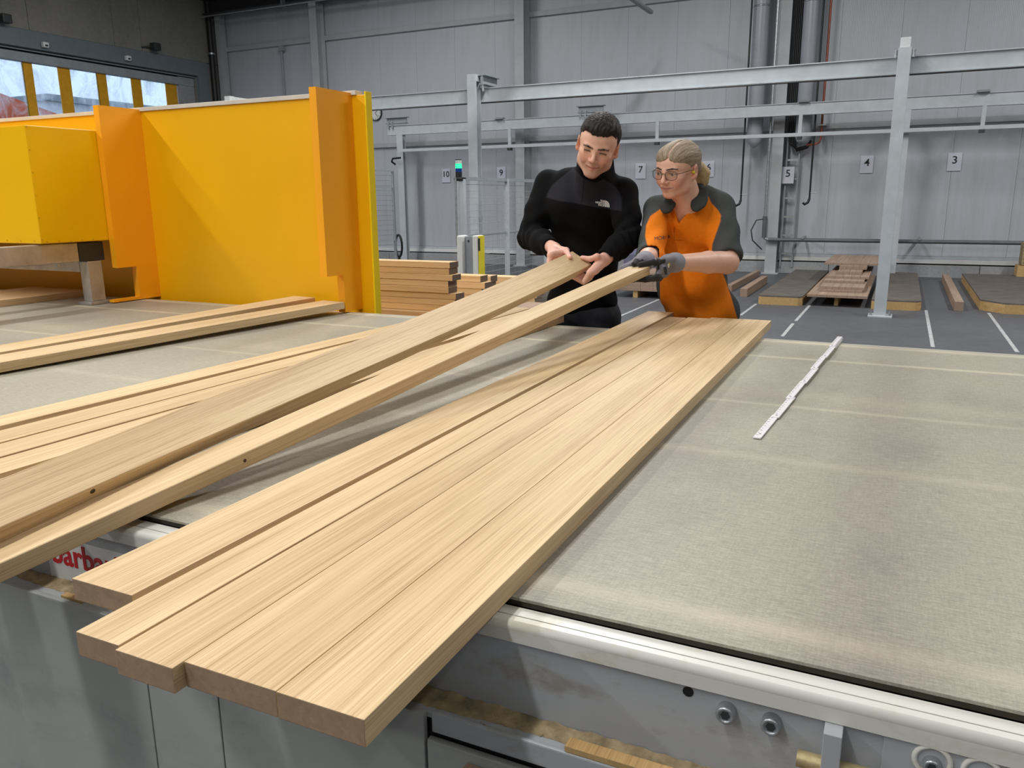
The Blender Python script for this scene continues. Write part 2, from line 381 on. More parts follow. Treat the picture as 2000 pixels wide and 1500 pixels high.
ys = [(10.0, 10.27), (10.78, 10.99), (11.53, 11.80), (12.41, 12.65), (13.28, 13.54), (14.22, 14.54)]
ys = [(6.3, 6.55), (7.2, 7.45), (8.1, 8.36), (9.05, 9.3)]+ys[1:]
for i, (a, b) in enumerate(ys):
    part(MB().box(XL-.215, XL-.195, a, b, 0, 4.09, bev=.004), 'yellow_strip', YSTRIP, door)
for (a0, a1), (b0, b1) in zip(ys[:-1], ys[1:]):
    n = 14; vs = []; fs = []
    for j in range(n+1):
        for k in range(2):
            for t in range(2): vs.append((XL-.205+t*.004+.012*math.sin(j*1.3+a1*5), a1-.02+(b0-a1+.04)*j/n, 0 if k == 0 else 4.09))
    for j in range(n):
        a = j*4; fs += [(a, a+2, a+6, a+4), (a+1, a+5, a+7, a+3), (a, a+4, a+5, a+1), (a+2, a+3, a+7, a+6)]
    part(MB().add(vs, fs, True), 'clear_pane', VINYL, door)
# what lies outside the strip door
struct(box('ground', OUTD, (-70, XL-.4, -20, 70, -.2, -.02)))
bo = empty('white_building', (-38, 36, 0), 'pale building seen through the clear panes of the strip door', 'building')
box('wall', OUTW, (-46, -38, 27, 60, 0, 6.2), bo); box('roof', STEELD, (-46.3, -37.6, 26.8, 60.3, 6.2, 6.5), bo)
for k in range(6): box('window', PIPE, (-38.05, -37.95, 29+k*4.2, 31.4+k*4.2, 3.4, 5.0), bo)
bo = empty('orange_awning', (-32, 20, 0), 'orange sloping roof seen through the left panes of the strip door', 'awning')
m = MB().prism([(14., 3.0), (24.5, 4.2), (24.5, 4.35), (19.5, 5.6), (14., 4.2)], 0, -36, -31); part(m, 'canopy', OUTR, bo)
for y in (14.5, 24): box('post', STEELD, (-31.3, -31.1, y, y+.2, 0, 3.6), bo)
hd = MB()
for k in range(26):
    c = (-29+random.uniform(-.8, .8), 14+k*.45, random.uniform(1.2, 2.4)); hd.lathe([(.05, -.9), (.7, -.5), (.9, 0), (.6, .6), (.05, .9)], c, 9)
tag(hd.build('hedge', OUTG, None, (-29, 19, 0)), 'dark green hedge outside, seen through the left door panes', 'hedge')

# ================================================================== STEELWORK ON THE REAR WALL
def hcol(x0, x1, y0, y1, z0, z1):
    m = MB(); xm = (x0+x1)/2
    m.box(x0, x1, y0, y0+.016, z0, z1); m.box(x0, x1, y1-.016, y1, z0, z1); m.box(xm-.006, xm+.006, y0+.016, y1-.016, z0, z1); return m
names = {-12.39: 'steel column on the rear wall nearest the left corner, above the yellow panel', -7.26: 'steel column on the rear wall behind the portal post left of the man',
         -2.15: 'steel column on the rear wall between the two hanging ducts', 2.97: 'steel column on the rear wall right of sheet 3'}
for x, lab in names.items():
    c = empty('steel_column', (x, 15.6, 0), lab, 'column', 'rear wall columns')
    part(hcol(x-.1, x+.1, 15.5, 15.78, 0, ZC), 'column_profile', COLM, c); box('base_plate', COLM, (x-.15, x+.15, 15.45, 15.8, 0, .02), c)
c = empty('steel_column', (-15.36, 15.7, 0), 'narrow steel column in the far left corner beside the black drainpipe', 'column', 'rear wall columns')
part(hcol(-15.43, -15.28, 15.6, 15.78, 0, ZC), 'column_profile', COLM, c)
c = empty('steel_beam', (-9, 15.4, 5.75), 'dark steel roof beam along the top of the rear wall', 'beam')
m = MB(); m.box(XL+.05, XR, 15.3, 15.6, 5.74, 5.76); m.box(XL+.05, XR, 15.3, 15.6, 6.05, 6.07); m.box(XL+.05, XR, 15.44, 15.46, 5.76, 6.05); part(m, 'beam_profile', DARKM, c)
part(MB().tube([(XL+.1, 15.2, 5.66), (XR, 15.2, 5.66)], .02, 8), 'conduit', GALV, c)
for x in (-13, -11, -9, -7): part(MB().box(x, x+.03, 15.18, 15.3, 5.65, 5.8), 'conduit_clip', GALV, c)
p_ = empty('drainpipe', (-15.46, 15.45, 0), 'black drainpipe with metal clamps in the far left corner', 'pipe')
part(MB().tube([(-15.46, 15.45, 0), (-15.46, 15.45, ZC)], .065, 14), 'pipe', BLACK, p_)
for z in (1.5, 3.2, 4.88): part(MB().tube([(-15.46, 15.45, z-.02), (-15.46, 15.45, z+.02)], .072, 14), 'clamp', GALV, p_)
p_ = empty('conduit_pipe', (-13.55, 15.8, 0), 'thin grey cable conduit running up the rear wall above the yellow panel', 'pipe')
part(MB().tube([(-13.55, 15.74, 2.7), (-13.55, 15.74, 4.9)], .022, 8), 'pipe', STEELD, p_); part(MB().box(-13.6, -13.46, 15.70, 15.775, 4.83, 4.94, bev=.01), 'junction_box', STEELD, p_)
# floodlights / sensors on the left wall
for (px, py, lab) in ((85, 88, 'small white door sensor on the blue-grey lintel, the left one'), (247, 114, 'small white door sensor on the blue-grey lintel, the right one')):
    q = atX(px, py, XL+.03); s = empty('door_sensor', q, lab, 'sensor', 'door sensors')
    part(MB().box(q.x, q.x+.09, q.y-.06, q.y+.06, q.z-.05, q.z+.05, bev=.02), 'housing', WHITEP, s); part(MB().box(q.x+.088, q.x+.094, q.y-.03, q.y+.03, q.z-.03, q.z), 'lens', BLACK, s)
for (px, py, lab) in ((300, 92, 'dark floodlight bracket on the concrete wall above the door, the right one'), (6, 37, 'dark floodlight bracket on the concrete wall above the door, the left one')):
    q = atX(px, py, XL+.1); s = empty('wall_floodlight', q, lab, 'floodlight', 'wall floodlights')
    part(MB().box(q.x-.02, q.x+.14, q.y-.09, q.y+.09, q.z-.08, q.z+.08, bev=.02), 'lamp_head', DARKM, s)
    part(MB().tube([(XL, q.y-.25, q.z-.03), (q.x, q.y-.08, q.z)], .018, 8), 'arm', DARKM, s)
# clock on the rear wall
q = atY(733, 221, 15.8); s = empty('wall_clock', (q.x, q.y, q.z), 'round white wall clock half hidden behind the yellow panel', 'clock')
part(MB().tube([(q.x, 15.845, q.z), (q.x, 15.80, q.z)], .16, 28), 'clock_case', DARKM, s); part(MB().tube([(q.x, 15.80, q.z), (q.x, 15.795, q.z)], .145, 28), 'clock_face', WHITEP, s)
for k in range(12):
    a = k*PI/6; part(MB().tube([(q.x+.11*math.sin(a), 15.793, q.z+.11*math.cos(a)), (q.x+.135*math.sin(a), 15.793, q.z+.135*math.cos(a))], .005, 5), 'hour_mark', INK, s)
for a, l in ((.9, .07), (2.4, .11)): part(MB().tube([(q.x, 15.79, q.z), (q.x+l*math.sin(a), 15.79, q.z+l*math.cos(a))], .005, 5), 'clock_hand', INK, s)

# hanging ducts
for x, lab in ((-2.545, 'grey hanging suction duct with pointed end, left of the wall column'), (-1.715, 'grey hanging suction duct with rounded end, right of the wall column')):
    d = empty('suction_duct', (x, 15.4, 2.3), lab, 'duct', 'hanging ducts'); r = .138
    bot = [(.004, 2.25), (.03, 2.262), (.075, 2.30), (.115, 2.36), (r, 2.44)] if x < -2 else [(.01, 2.30), (.07, 2.31), (.115, 2.35), (r, 2.43)]
    part(MB().lathe([(a, b) for a, b in bot]+[(r, ZC)], (x, 15.4, 0), 26), 'duct_tube', DUCT, d)
    for z in (3.4, 4.6): part(MB().lathe([(r, z), (r+.006, z+.003), (r+.006, z+.03), (r, z+.033)], (x, 15.4, 0), 26), 'duct_seam', GALV, d)
# pull rods with hooked handles
for (x, z0, lab) in ((-2.70, 1.24, 'thin black pull rod with hooked end left of the left duct'), (-1.52, 1.26, 'thin black pull rod with hooked end right of the cable ladder')):
    s = empty('pull_rod', (x, 15.25, z0), lab, 'rod', 'black pull rods'); dx = .06 if x < -2 else .0
    part(MB().tube([(x+dx*.2, 15.25, ZC), (x, 15.25, z0+.1)], .016, 8), 'rod', BLACK, s); part(MB().tube([(x, 15.25, z0+.1), (x-.02, 15.23, z0+.03), (x-.07, 15.2, z0), (x-.1, 15.2, z0+.03)], .022, 8), 'hook', BLACK, s)
    part(MB().tube([(x, 15.25, z0+.2), (x+.11, 15.25, z0+.2)], .01, 6), 'stop_pin', GALV, s)
s = empty('copper_pipe', (-1.5, 15.5, 2.3), 'thin reddish copper pipe hanging down beside the right duct', 'pipe')
part(MB().tube([(-1.43, 15.5, ZC), (-1.43, 15.5, 2.4), (-1.45, 15.5, 2.32), (-1.52, 15.5, 2.29), (-1.66, 15.48, 2.28)], .02, 8), 'pipe', COPPER, s); part(MB().box(-1.5, -1.36, 15.48, 15.78, 2.6, 2.62), 'pipe_clip', GALV, s)
s = empty('cable_bundle', (-1.85, 15.55, 2.2), 'sagging black cable bundle between the wall column and the right duct', 'cable')
for k in range(4): part(MB().tube([(-1.99+.03*k, 15.6, 4.9), (-1.99+.03*k, 15.6, 2.5), (-1.95+.03*k, 15.55, 2.32-.01*k), (-1.83, 15.62, 2.23-.012*k), (-1.66, 15.62, 2.27-.01*k), (-1.60, 15.64, 2.36)], .02, 7), 'cable', BLACK, s)
# cable ladder
s = empty('cable_ladder', (-1.9, 15.72, .3), 'narrow grey cable ladder standing beside the wall column behind sheet 5', 'ladder')
for x in (-2.0, -1.79): part(MB().box(x-.012, x+.012, 15.68, 15.76, .12, ZC), 'ladder_rail', STEELD, s)
z = .35
while z < ZC: part(MB().box(-1.988, -1.802, 15.69, 15.72, z, z+.03), 'rung', GALV, s); z += .335
s = empty('wall_pipe', (0, 15.6, .63), 'dark grey pipe running low along the rear wall with pipe clips', 'pipe')
part(MB().tube([(-2.28, 15.42, 4.9), (-2.28, 15.42, .70), (-2.26, 15.42, .65), (-2.2, 15.42, .63)], .026, 10), 'riser', GALV, s)
part(MB().tube([(-2.2, 15.42, .63), (6, 15.42, .63)], .034, 12), 'pipe', PIPE, s); part(MB().tube([(-2.28, 15.42, 1.05), (-2.28, 15.42, .66)], .04, 10), 'valve', PIPE, s)
part(MB().tube([(-2.3, 15.4, 1.0), (-2.42, 15.36, .98), (-2.5, 15.33, .8), (-2.46, 15.3, .62), (-2.3, 15.4, .45)], .012, 6), 'cable', DARKM, s)
for x in (-1.6, .28, 2.1): part(MB().box(x-.02, x+.02, 15.37, 15.8, .655, .69), 'pipe_clip', GALV, s)

# ================================================================== PORTAL FRAMES
def post(x0, x1, y0, y1, zt, lab, grp, cap=True):
    p = empty('portal_post', ((x0+x1)/2, (y0+y1)/2, 0), lab, 'post', grp)
    part(hcol(x0, x1, y0, y1, .02, zt), 'post_profile', STEEL, p)
    box('base_plate', STEEL, (x0-.06, x1+.07, y0-.06, y1+.06, 0, .022), p, bev=.004)
    for bx in (x0-.03, x1+.04): part(MB().cyl((bx, y0, .02), (bx, y0, .075), .012, n=8), 'anchor_bolt', GALV, p)
    return p
pR = post(-.218, -.085, 10.34, 10.48, 2.995, 'tall pale steel post standing on the floor right of the woman', 'portal posts')
part(MB().box(-.205, -.1, 10.35, 10.47, 2.995, 3.10, bev=.004), 'post_cap', CLEARG, pR)
pL = post(-5.648, -5.508, 10.34, 10.48, 3.0, 'tall pale steel post beside the signal light', 'portal posts')
part(MB().box(-5.648, -5.508, 10.34, 10.48, 3.0, 3.092, bev=.003), 'post_cap', STEEL, pL)
m = MB(); m.box(-5.50, -5.38, 10.4, 10.85, 3.075, 3.09); m.box(-5.50, -5.38, 10.4, 10.85, 2.955, 2.967); m.box(-5.446, -5.434, 10.4, 10.85, 2.967, 3.075); part(m, 'bracket_beam', STEELD, pL)
part(MB().cyl((-5.44, 10.42, 2.87), (-5.44, 10.42, 2.97), .02, n=10), 'clamp_bolt', GALV, pL)
for bx in (-.24, -.06): part(MB().cyl((bx, 10.36, 2.89), (bx, 10.36, 2.97), .02, n=10), 'clamp_bolt', GALV, pR)
pB = post(-9.94, -9.79, 15.0, 15.12, 2.75, 'grey rear post under the left end of the rear portal beam', 'portal posts')
part(MB().tube([(-9.98, 14.98, 2.14), (-10.02, 14.9, 2.2), (-9.96, 14.86, 2.26), (-9.76, 14.86, 2.27)], .02, 7), 'cable_hook', BLACK, pB)
post(-.18, -.04, 15.0, 15.12, 2.75, 'grey rear post almost hidden behind the tall post right of the woman', 'portal posts')
def ibeam(name, x0, x1, yc, z0, z1, lab, mat, hw=.055):
    b = empty(name, ((x0+x1)/2, yc, z0), lab, 'beam')
    m = MB(); m.box(x0, x1, yc-hw, yc+hw, z1-.012, z1); m.box(x0, x1, yc-hw, yc+hw, z0, z0+.012); m.box(x0, x1, yc-.035, yc-.025, z0+.012, z1-.012); part(m, 'beam_profile', mat, b); return b
b = ibeam('portal_beam', -10.2, 6, 10.55, 2.735, 2.925, 'long pale steel beam of the front portal crossing the picture', STEEL)
part(MB().tube([(-10, 10.5, 2.722), (6, 10.5, 2.722)], .008, 6), 'cable', BLACK, b)
b = ibeam('portal_beam', -10.2, 6, 15.1, 2.755, 2.955, 'long pale steel beam of the rear portal in front of the wall', STEEL)
def clampset(x):
    m = MB(); m.box(x-.25, x+.25, 15.0, 15.12, 2.985, 3.0); m.box(x-.25, x+.25, 15.05, 15.07, 3.0, 3.1); m.box(x-.28, x+.28, 15.0, 15.12, 3.1, 3.112); part(m, 'bracket_beam', STEELD, b)
    for dx in (-.2, -.1): part(MB().cyl((x+dx, 15.02, 2.9), (x+dx, 15.02, 3.03), .018, n=8), 'clamp_bolt', GALV, b)
clampset(-9.95); clampset(-5.55)
for x in (-7.5, -1.7, .95): part(MB().prism([(14.98, 2.957), (15.2, 2.957), (15.09, 3.0)], 0, x-.09, x+.09), 'beam_clip', STEELD, b)
r_ = empty('hanging_rail', (-2, 14.9, 2.42), 'thin pale rail hung below the rear portal beam', 'rail')
part(MB().box(-9.75, 6, 14.87, 14.93, 2.39, 2.45, bev=.004), 'rail_profile', STEEL, r_)
for x in (-7.2, -4.2, -1.72, .98, 3.6): part(MB().box(x-.03, x+.03, 14.89, 14.93, 2.36, 2.76), 'hanger', STEEL, r_); part(MB().box(x-.04, x+.04, 14.86, 14.95, 2.34, 2.39), 'hanger_clamp', DARKM, r_)
lt = atZ(1272, 28, 4.4)
s = empty('light_track', (lt.x, lt.y, 4.4), 'grey suspended light track ending above the portal beams', 'lamp')
part(MB().box(lt.x-.04, lt.x+.04, lt.y-7.0, lt.y, 4.4, 4.46, bev=.02), 'track_housing', STEELD, s)
for k in range(4): part(MB().tube([(lt.x, lt.y-.7-1.7*k, 4.46), (lt.x, lt.y-.7-1.7*k, ZC)], .004, 5), 'hanger_wire', DARKM, s)
for (lx, ly, sx, sy, pw, lab) in LIGHT_ROWS:
    s = empty('ceiling_light', (lx, ly, LAMP_Z), 'long ceiling light strip under the roof, '+lab, 'lamp', 'ceiling light strips')
    box('lamp_housing', WHITEP, (lx-sx/2-.05, lx+sx/2+.05, ly-sy/2-.05, ly+sy/2+.05, LAMP_Z, LAMP_Z+.1), s)
    for k in (-.4, .4): part(MB().tube([(lx+(sx*k if sx > 1 else 0), ly+(sy*k if sy > 1 else 0), LAMP_Z+.1), (lx+(sx*k if sx > 1 else 0), ly+(sy*k if sy > 1 else 0), ZC)], .005, 5), 'hanger_wire', DARKM, s)
s = empty('storage_frame', atY(437, 187, 12), 'top of a white steel frame peeking over the yellow panel', 'frame')
q0 = atY(438, 188, 12); box('post', WHITEP, (q0.x, q0.x+.13, 12, 12.12, 0, q0.z), s)
box('side_beam', WHITEP, (q0.x+.03, q0.x+.09, 12.1, 15.0, q0.z-.07, q0.z), s); box('lower_beam', WHITEP, (q0.x+.03, q0.x+.09, 12.1, 15.0, q0.z-.22, q0.z-.16), s)
for k in range(4): box('brace', WHITEP, (q0.x+.05, q0.x+.08, 12.5+k*.6, 12.54+k*.6, q0.z-.16, q0.z-.07), s)
box('post', WHITEP, (q0.x, q0.x+.13, 14.95, 15.07, 0, q0.z), s)

# numbered sheets on the rear wall
SHEETS = {'3': 'paper sheet with the number three, rightmost of the sheets on the rear wall', '4': 'glossy paper sheet with the number four just left of the tall post', '5': 'paper sheet with the number five hanging before the cable ladder', '6': 'paper sheet with the number six right of the woman\'s head', '7': 'paper sheet with the number seven between the two people\'s heads', '9': 'paper sheet with the number nine above the wire fence left of the man', '10': 'paper sheet with the number ten beside the signal light'}
for (n, px, py, Y) in (('3', 1864.5, 316, 15.83), ('4', 1693, 321, 15.83), ('5', 1539, 342, 15.62), ('6', 1384, 330, 15.83), ('7', 1251, 334, 15.83), ('9', 979, 340, 15.83), ('10', 871, 343, 15.83)):
    q = atY(px, py, Y); s = empty('number_sheet', q, SHEETS[n], 'sign')
    part(MB().box(q.x-.105, q.x+.105, Y, Y+.004, q.z-.148, q.z+.148), 'sheet', PAPER, s)
    me = text_mesh(n, .175, 'number', bold=.002); me.materials.append(INK); o = link('number', me, s); o.rotation_euler = (PI/2, 0, 0); o.location = (0, -.0015, .025)
    bmt = bmesh.new(); bmt.from_mesh(me); 
    for v in bmt.verts: v.co.x *= 1.05
    bmt.to_mesh(me); bmt.free()
# ================================================================== CONVEYOR
ZT, YN, YFAR = .92, .843, 2.93
cv = empty('belt_conveyor', (-1.5, 1.9, 0), 'wide belt conveyor table with a worn grey-beige belt and cream edge rail', 'conveyor')
part(MB().box(-6.5, 2.6, YN, YFAR, ZT-.004, ZT), 'belt', BELT, cv)
bl = cv.children[0]; bl.data.transform(Matrix.Translation(cv.location)); bl.location = -cv.location
part(MB().box(-6.5, 2.6, YN+.002, YFAR-.002, ZT-.012, ZT-.004), 'belt_edge', BELTEDGE, cv)
part(MB().box(-6.5, 2.6, YN+.03, YFAR-.05, ZT-.20, ZT-.012), 'bed', DARKM, cv)
part(MB().prism([(.839, .893), (.839, .909), (.8375, .9105), (.8178, .9105), (.8178, .893)], 0, -6.5, 2.6), 'top_rail', RAILM, cv)
part(MB().box(-6.5, 2.6, .8158, .8178, .893, .9082), 'rail_seam', BLACK, cv)  # black strip fills the open seam, standing in for its shade
arc = [(.8158, .895), (.8158, .9105), (.8075, .9105)]+[(.807-.009*math.sin(a), .9015+.009*math.cos(a)) for a in np.linspace(.12, PI/2, 10)]+[(.798, .885), (.7992, .884), (.8035, .884), (.8045, .886)]
m = MB().prism(arc, 0, -6.5, 2.6); m.sm = [False, False]+[3 <= i <= 11 for i in range(len(arc))]; o = part(m, 'rounded_rail', RAILM, cv)
part(MB().box(-6.5, 2.6, YFAR-.004, YFAR+.03, ZT-.06, ZT-.003, bev=.006), 'far_rail', RAILM, cv)
part(MB().box(-6.5, 2.6, .805, .82, .70, .893), 'side_plate', SIDEM, cv)
part(MB().box(-6.5, 2.6, .762, .805, .772, .779), 'ledge', SIDEM, cv)
dm = MB(); nx = 420; ny = 5; rr_ = random.Random(3); vs = []
for i in range(nx+1):
    wv = .5+.5*math.sin(i*.11)*math.sin(i*.031+1)
    for j in range(ny+1): vs.append((-1.8+i*.0085+rr_.uniform(-.002, .002), .8045-(.012+.028*wv)*j/ny+rr_.uniform(-.0015, .0015), .7793+(rr_.uniform(0, .0035)*(1-j/ny)+.0035*(1-j/ny)**2 if j < ny else 0)))
dm.add(vs, [(i*(ny+1)+j, (i+1)*(ny+1)+j, (i+1)*(ny+1)+j+1, i*(ny+1)+j+1) for i in range(nx) for j in range(ny)], True)
for k in range(140):      # loose chips
    cx, cy, an = rr_.uniform(-1.5, .3), rr_.uniform(.766, .80), rr_.uniform(0, 3); l = rr_.uniform(.004, .014); dx, dy = l*math.cos(an), l*math.sin(an); w_ = .0012
    dm.add([(cx, cy, .7795), (cx+dx, cy+dy*.5, .7797+rr_.uniform(0, .003)), (cx+dx-w_, cy+dy*.5+w_, .782), (cx-w_, cy+w_, .7815)], [(0, 1, 2, 3)])
o = part(dm, 'sawdust_line', DUST, cv); o['kind'] = 'stuff'
for (a, b) in ((-6.5, -2.4), (-2.4, -1.004), (-1.004, -.853), (-.853, -.492)):
    part(MB().box(a+.0012, b-.0012, .752, .762, .06, .782, bev=.002), 'skirt_panel', SKIRT, cv)
part(MB().box(-.483, 2.6, .7555, .762, .757, .786, bev=.002), 'tray_lip', SIDEM, cv)
part(MB().box(-.490, 2.6, .7635, .77, .735, .772), 'dark_slot', BLACK, cv)
part(MB().box(-.489, 2.6, .752, .762, .06, .747, bev=.002), 'skirt_panel', SKIRT, cv)
part(MB().box(-6.5, 2.6, .80, 2.9, .06, .7), 'inner_frame', DARKM, cv)
for x in (-6.2, -3.4, -.9, 2.2):
    for y in (.9, 2.7): part(MB().box(x, x+.1, y, y+.1, 0, .06), 'foot', DARKM, cv)
# bolts on the side plate
def bolt(x, z, r=.0105, dpt=.012, y=.805):
    p0 = (x, y, z); q = part(MB().cyl((x, y, z), (x, y-dpt, z), r, n=20), 'socket_bolt', GALV, cv)
    part(MB().cyl((x, y-dpt-.0004, z), (x, y-dpt+.001, z), r*.52, n=6), 'hex_socket', DARKM, cv)
    part(MB().tube([(x+r*.78*math.cos(t), y-dpt, z+r*.78*math.sin(t)) for t in np.linspace(0, 2*PI, 20, endpoint=False)], r*.2, 6, closed=True), 'bolt_rim', GALV, cv)
part(MB().cyl((-.171, .8052, .874), (-.171, .8042, .874), .0062, n=20), 'drilled_hole', BLACK, cv)
bolt(-.127, .864); bolt(-.079, .8645)
part(MB().box(-.026, -.008, .778, .805, .745, .884, bev=.001), 'bracket_plate', SIDEM, cv)
part(MB().cyl((-.05, .79, .839), (.03, .79, .839), .009, n=16), 'threaded_rod', plain('brass_rod', srgb(176, 160, 120), .45, .4, .15, 60), cv)
part(MB().box(.03, .2, .8015, .806, .80, .90, bev=.001), 'bearing_housing', SIDEM, cv)
for x in (.075, .118):
    part(MB().tube([(x+.016*math.cos(t), .801, .869+.016*math.sin(t)) for t in np.linspace(0, 2*PI, 24, endpoint=False)], .003, 6, closed=True), 'washer', RAILM, cv)
    bolt(x, .866, .0085, .008, .8015)
# maker's sticker on the side plate
part(MB().box(-1.287, -1.0, .8043, .8051, .783, .862), 'sticker', WHITEP, cv)
me = text_mesh('barbaric', .060, 'lettering', align='LEFT', bold=.0012); me.materials.append(REDINK); o = link('lettering', me, cv); o.rotation_euler = (PI/2, 0, 0); o.location = Vector((-1.277, .8038, .832))-cv.location
me = text_mesh('www', .016, 'lettering', align='LEFT'); me.materials.append(INK); o = link('lettering', me, cv); o.rotation_euler = (PI/2, 0, 0); o.location = Vector((-1.198, .8038, .799))-cv.location

# ================================================================== BOARDS
KNOT = plain('dark_knot', srgb(74, 52, 36), .7, 0, .3, 120)
def board(x0, y0, x1, y1, wd, th, z, lab, grp, mat=None, name='oak_board', bev=.0012):
    """lies flat, bottom at z, centre line from (x0,y0) to (x1,y1)"""
    a = Vector((x0, y0, 0)); b = Vector((x1, y1, 0)); ln = (b-a).length; an = math.atan2(-(b.x-a.x), b.y-a.y)
    m = MB().box(-wd/2, wd/2, 0, ln, 0, th, bev=bev); o = m.build(name, mat or OAK)
    o.location = (x0, y0, z); o.rotation_euler = (0, 0, an); return tag(o, lab, 'board', grp)
TH = .03; ZB = ZT+TH
def tilt(o, dz):
    o.rotation_mode = 'ZXY'; o.rotation_euler = (math.asin(dz/2.3), 0, o.rotation_euler[2]); return o
G1 = 'oak boards laid side by side at the front of the belt'
XS = [(-.925, -.816, .60, 3.26), (-.802, -.733, .515, 3.13), (-.729, -.644, .508, 3.145), (-.643, -.5195, .523, 3.175), (-.5185, -.414, .523, 3.18)]
LB = ['leftmost of the five boards lying side by side, near end set back', 'second from the left of the five oak boards lying side by side on the belt',
      'middle one of the five boards lying side by side on the belt', 'fourth from the left of five boards lying side by side, dark end', 'rightmost of the five boards lying side by side, beside the bare belt']
for (a, b, y0, y1), lab in zip(XS, LB): board((a+b)/2+.006, y0, (a+b)/2-.009, y1, b-a, TH, ZT+.0002, lab, G1)
# loosely fanned boards in the middle
G2 = 'oak boards fanned out under the lifted boards'
board(-1.781, .62, -1.655, 3.13, .088, TH, ZT+.0002, 'farthest of the fanned oak boards lying under the lifted boards', G2)
board(-1.652, .62, -1.562, 3.12, .088, TH, ZT+.0002, 'second farthest of the fanned oak boards lying under the lifted boards', G2)
board(-1.556, .62, -1.472, 3.16, .085, TH, ZT+.0002, 'fanned oak board whose far end shows left of the man under the lifted boards', G2)
board(-1.459, .62, -1.375, 3.22, .088, TH, ZT+.0002, 'fanned oak board with a pointed-looking far end beneath the wide lifted board', G2)
board(-1.344, .62, -1.262, 3.02, .088, TH, ZT+.0002, 'nearest of the fanned oak boards, its far end just left of the man', G2)
# pair raised on the left
G3 = 'pair of oak boards across the belt before the yellow panel'
tilt(board(-2.656, .7, -2.5175, 2.965, .134, TH, ZT+.0002, 'rear board of the pair crossing the belt before the yellow panel', G3), .024)
tilt(board(-2.521, .7, -2.283, 2.885, .130, TH, ZT+.0002, 'front board of the pair crossing the belt before the yellow panel', G3), .024)
board(-4.2, .9, -4.2, 2.93, .48, .032, ZT+.0002, 'wide oak panel lying on the belt under the yellow machine hood', 'boards under the machine hood')
board(-4.75, .9, -4.75, 2.7, .40, .032, ZT+.0002, 'second wide oak panel lying deeper under the yellow machine hood', 'boards under the machine hood')
def bent_board(name, par, y0, y1, lab, n=40):
    X0, X1, z0, z1, z2, z3, r0, r1, wd, th = par; O = Vector((X0+X1*(y0-.85), y0, z0)); vs = []
    bv = .0012; prof = [(-1, 0, bv, 0), (1, 0, -bv, 0), (1, 0, 0, bv), (1, 1, 0, -bv), (1, 1, -bv, 0), (-1, 1, bv, 0), (-1, 1, 0, -bv), (-1, 0, 0, bv)]
    for i in range(n+1):
        y = y0+(y1-y0)*i/n; s = y-.85; c = Vector((X0+X1*s, y, z0+z1*s+z2*s*s+z3*s**3)); r = r0+r1*s
        a = Vector((math.cos(r), 0, -math.sin(r))); nn = Vector((math.sin(r), 0, math.cos(r)))
        for (sd, lo, dx, dz) in prof: vs.append(c+a*(sd*wd/2+dx)-nn*(th*lo+dz)-O)
    k = len(prof); fs = [(i*k+j, i*k+(j+1) % k, (i+1)*k+(j+1) % k, (i+1)*k+j) for i in range(n) for j in range(k)]
    fs += [tuple(range(k-1, -1, -1)), tuple(range(n*k, n*k+k))]
    e0 = Vector((X0+X1*(y1-.85), y1, z0+z1*(y1-.85)+z2*(y1-.85)**2+z3*(y1-.85)**3))-Vector((O.x, O.y, z0+z1*(y0-.85)+z2*(y0-.85)**2+z3*(y0-.85)**3)); rm = r0+r1*(.5*(y0+y1)-.85)
    ay = e0.normalized(); ax = Vector((math.cos(rm), 0, -math.sin(rm))); ax = (ax-ay*ax.dot(ay)).normalized(); az = ax.cross(ay); RM = Matrix((ax, ay, az)).transposed()
    vs = [RM.transposed() @ v for v in vs]
    o = MB().add(vs, fs).build(name, OAK); o.location = O; o.rotation_euler = RM.to_euler(); return tag(o, lab, 'board', 'oak boards being lifted by the two people')
PAR_A = (-1.1628, .0344, 1.0027, .0858, -.0043, .0042, .4267, .0562, .0924, .0307)
PAR_B = (-1.0901, .1425, .960, .1112, .0112, -.0042, .0162, -.0247, .0774, .029)
brdA = bent_board('oak_board', PAR_A, .42, 2.885, 'long oak board whose far end the man holds with both hands')
brdB = bent_board('oak_board', PAR_B, .36, 2.735, 'narrow oak board whose far end the woman holds in gloved hands')
def bpt(par, y, side, low):
    X0, X1, z0, z1, z2, z3, r0, r1, wd, th = par; s = y-.85; r = r0+r1*s
    return Vector((X0+X1*s, y, z0+z1*s+z2*s*s+z3*s**3))+Vector((math.cos(r), 0, -math.sin(r)))*side*wd/2-Vector((math.sin(r), 0, math.cos(r)))*th*low
# knots on the edges of the two lifted boards
for brd, par, y_, lo, r_k in ((brdA, PAR_A, .79, .3, .0055), (brdB, PAR_B, 1.02, .5, .004)):
    X0, X1, z0, z1, z2, z3, r0, r1, wd, th = par; rr0 = r0+r1*(y_-.85); p = bpt(par, y_, 1, lo); nrm = Vector((math.cos(rr0), -X1, -math.sin(rr0))).normalized()
    Mi = (Matrix.Translation(brd.location) @ brd.rotation_euler.to_matrix().to_4x4()).inverted(); m = MB().tube([p-nrm*.002, p+nrm*.0006], [r_k, r_k*.8], 12)
    m.v = [tuple(Mi @ Vector(v)) for v in m.v]; m.build('knot', KNOT, brd)
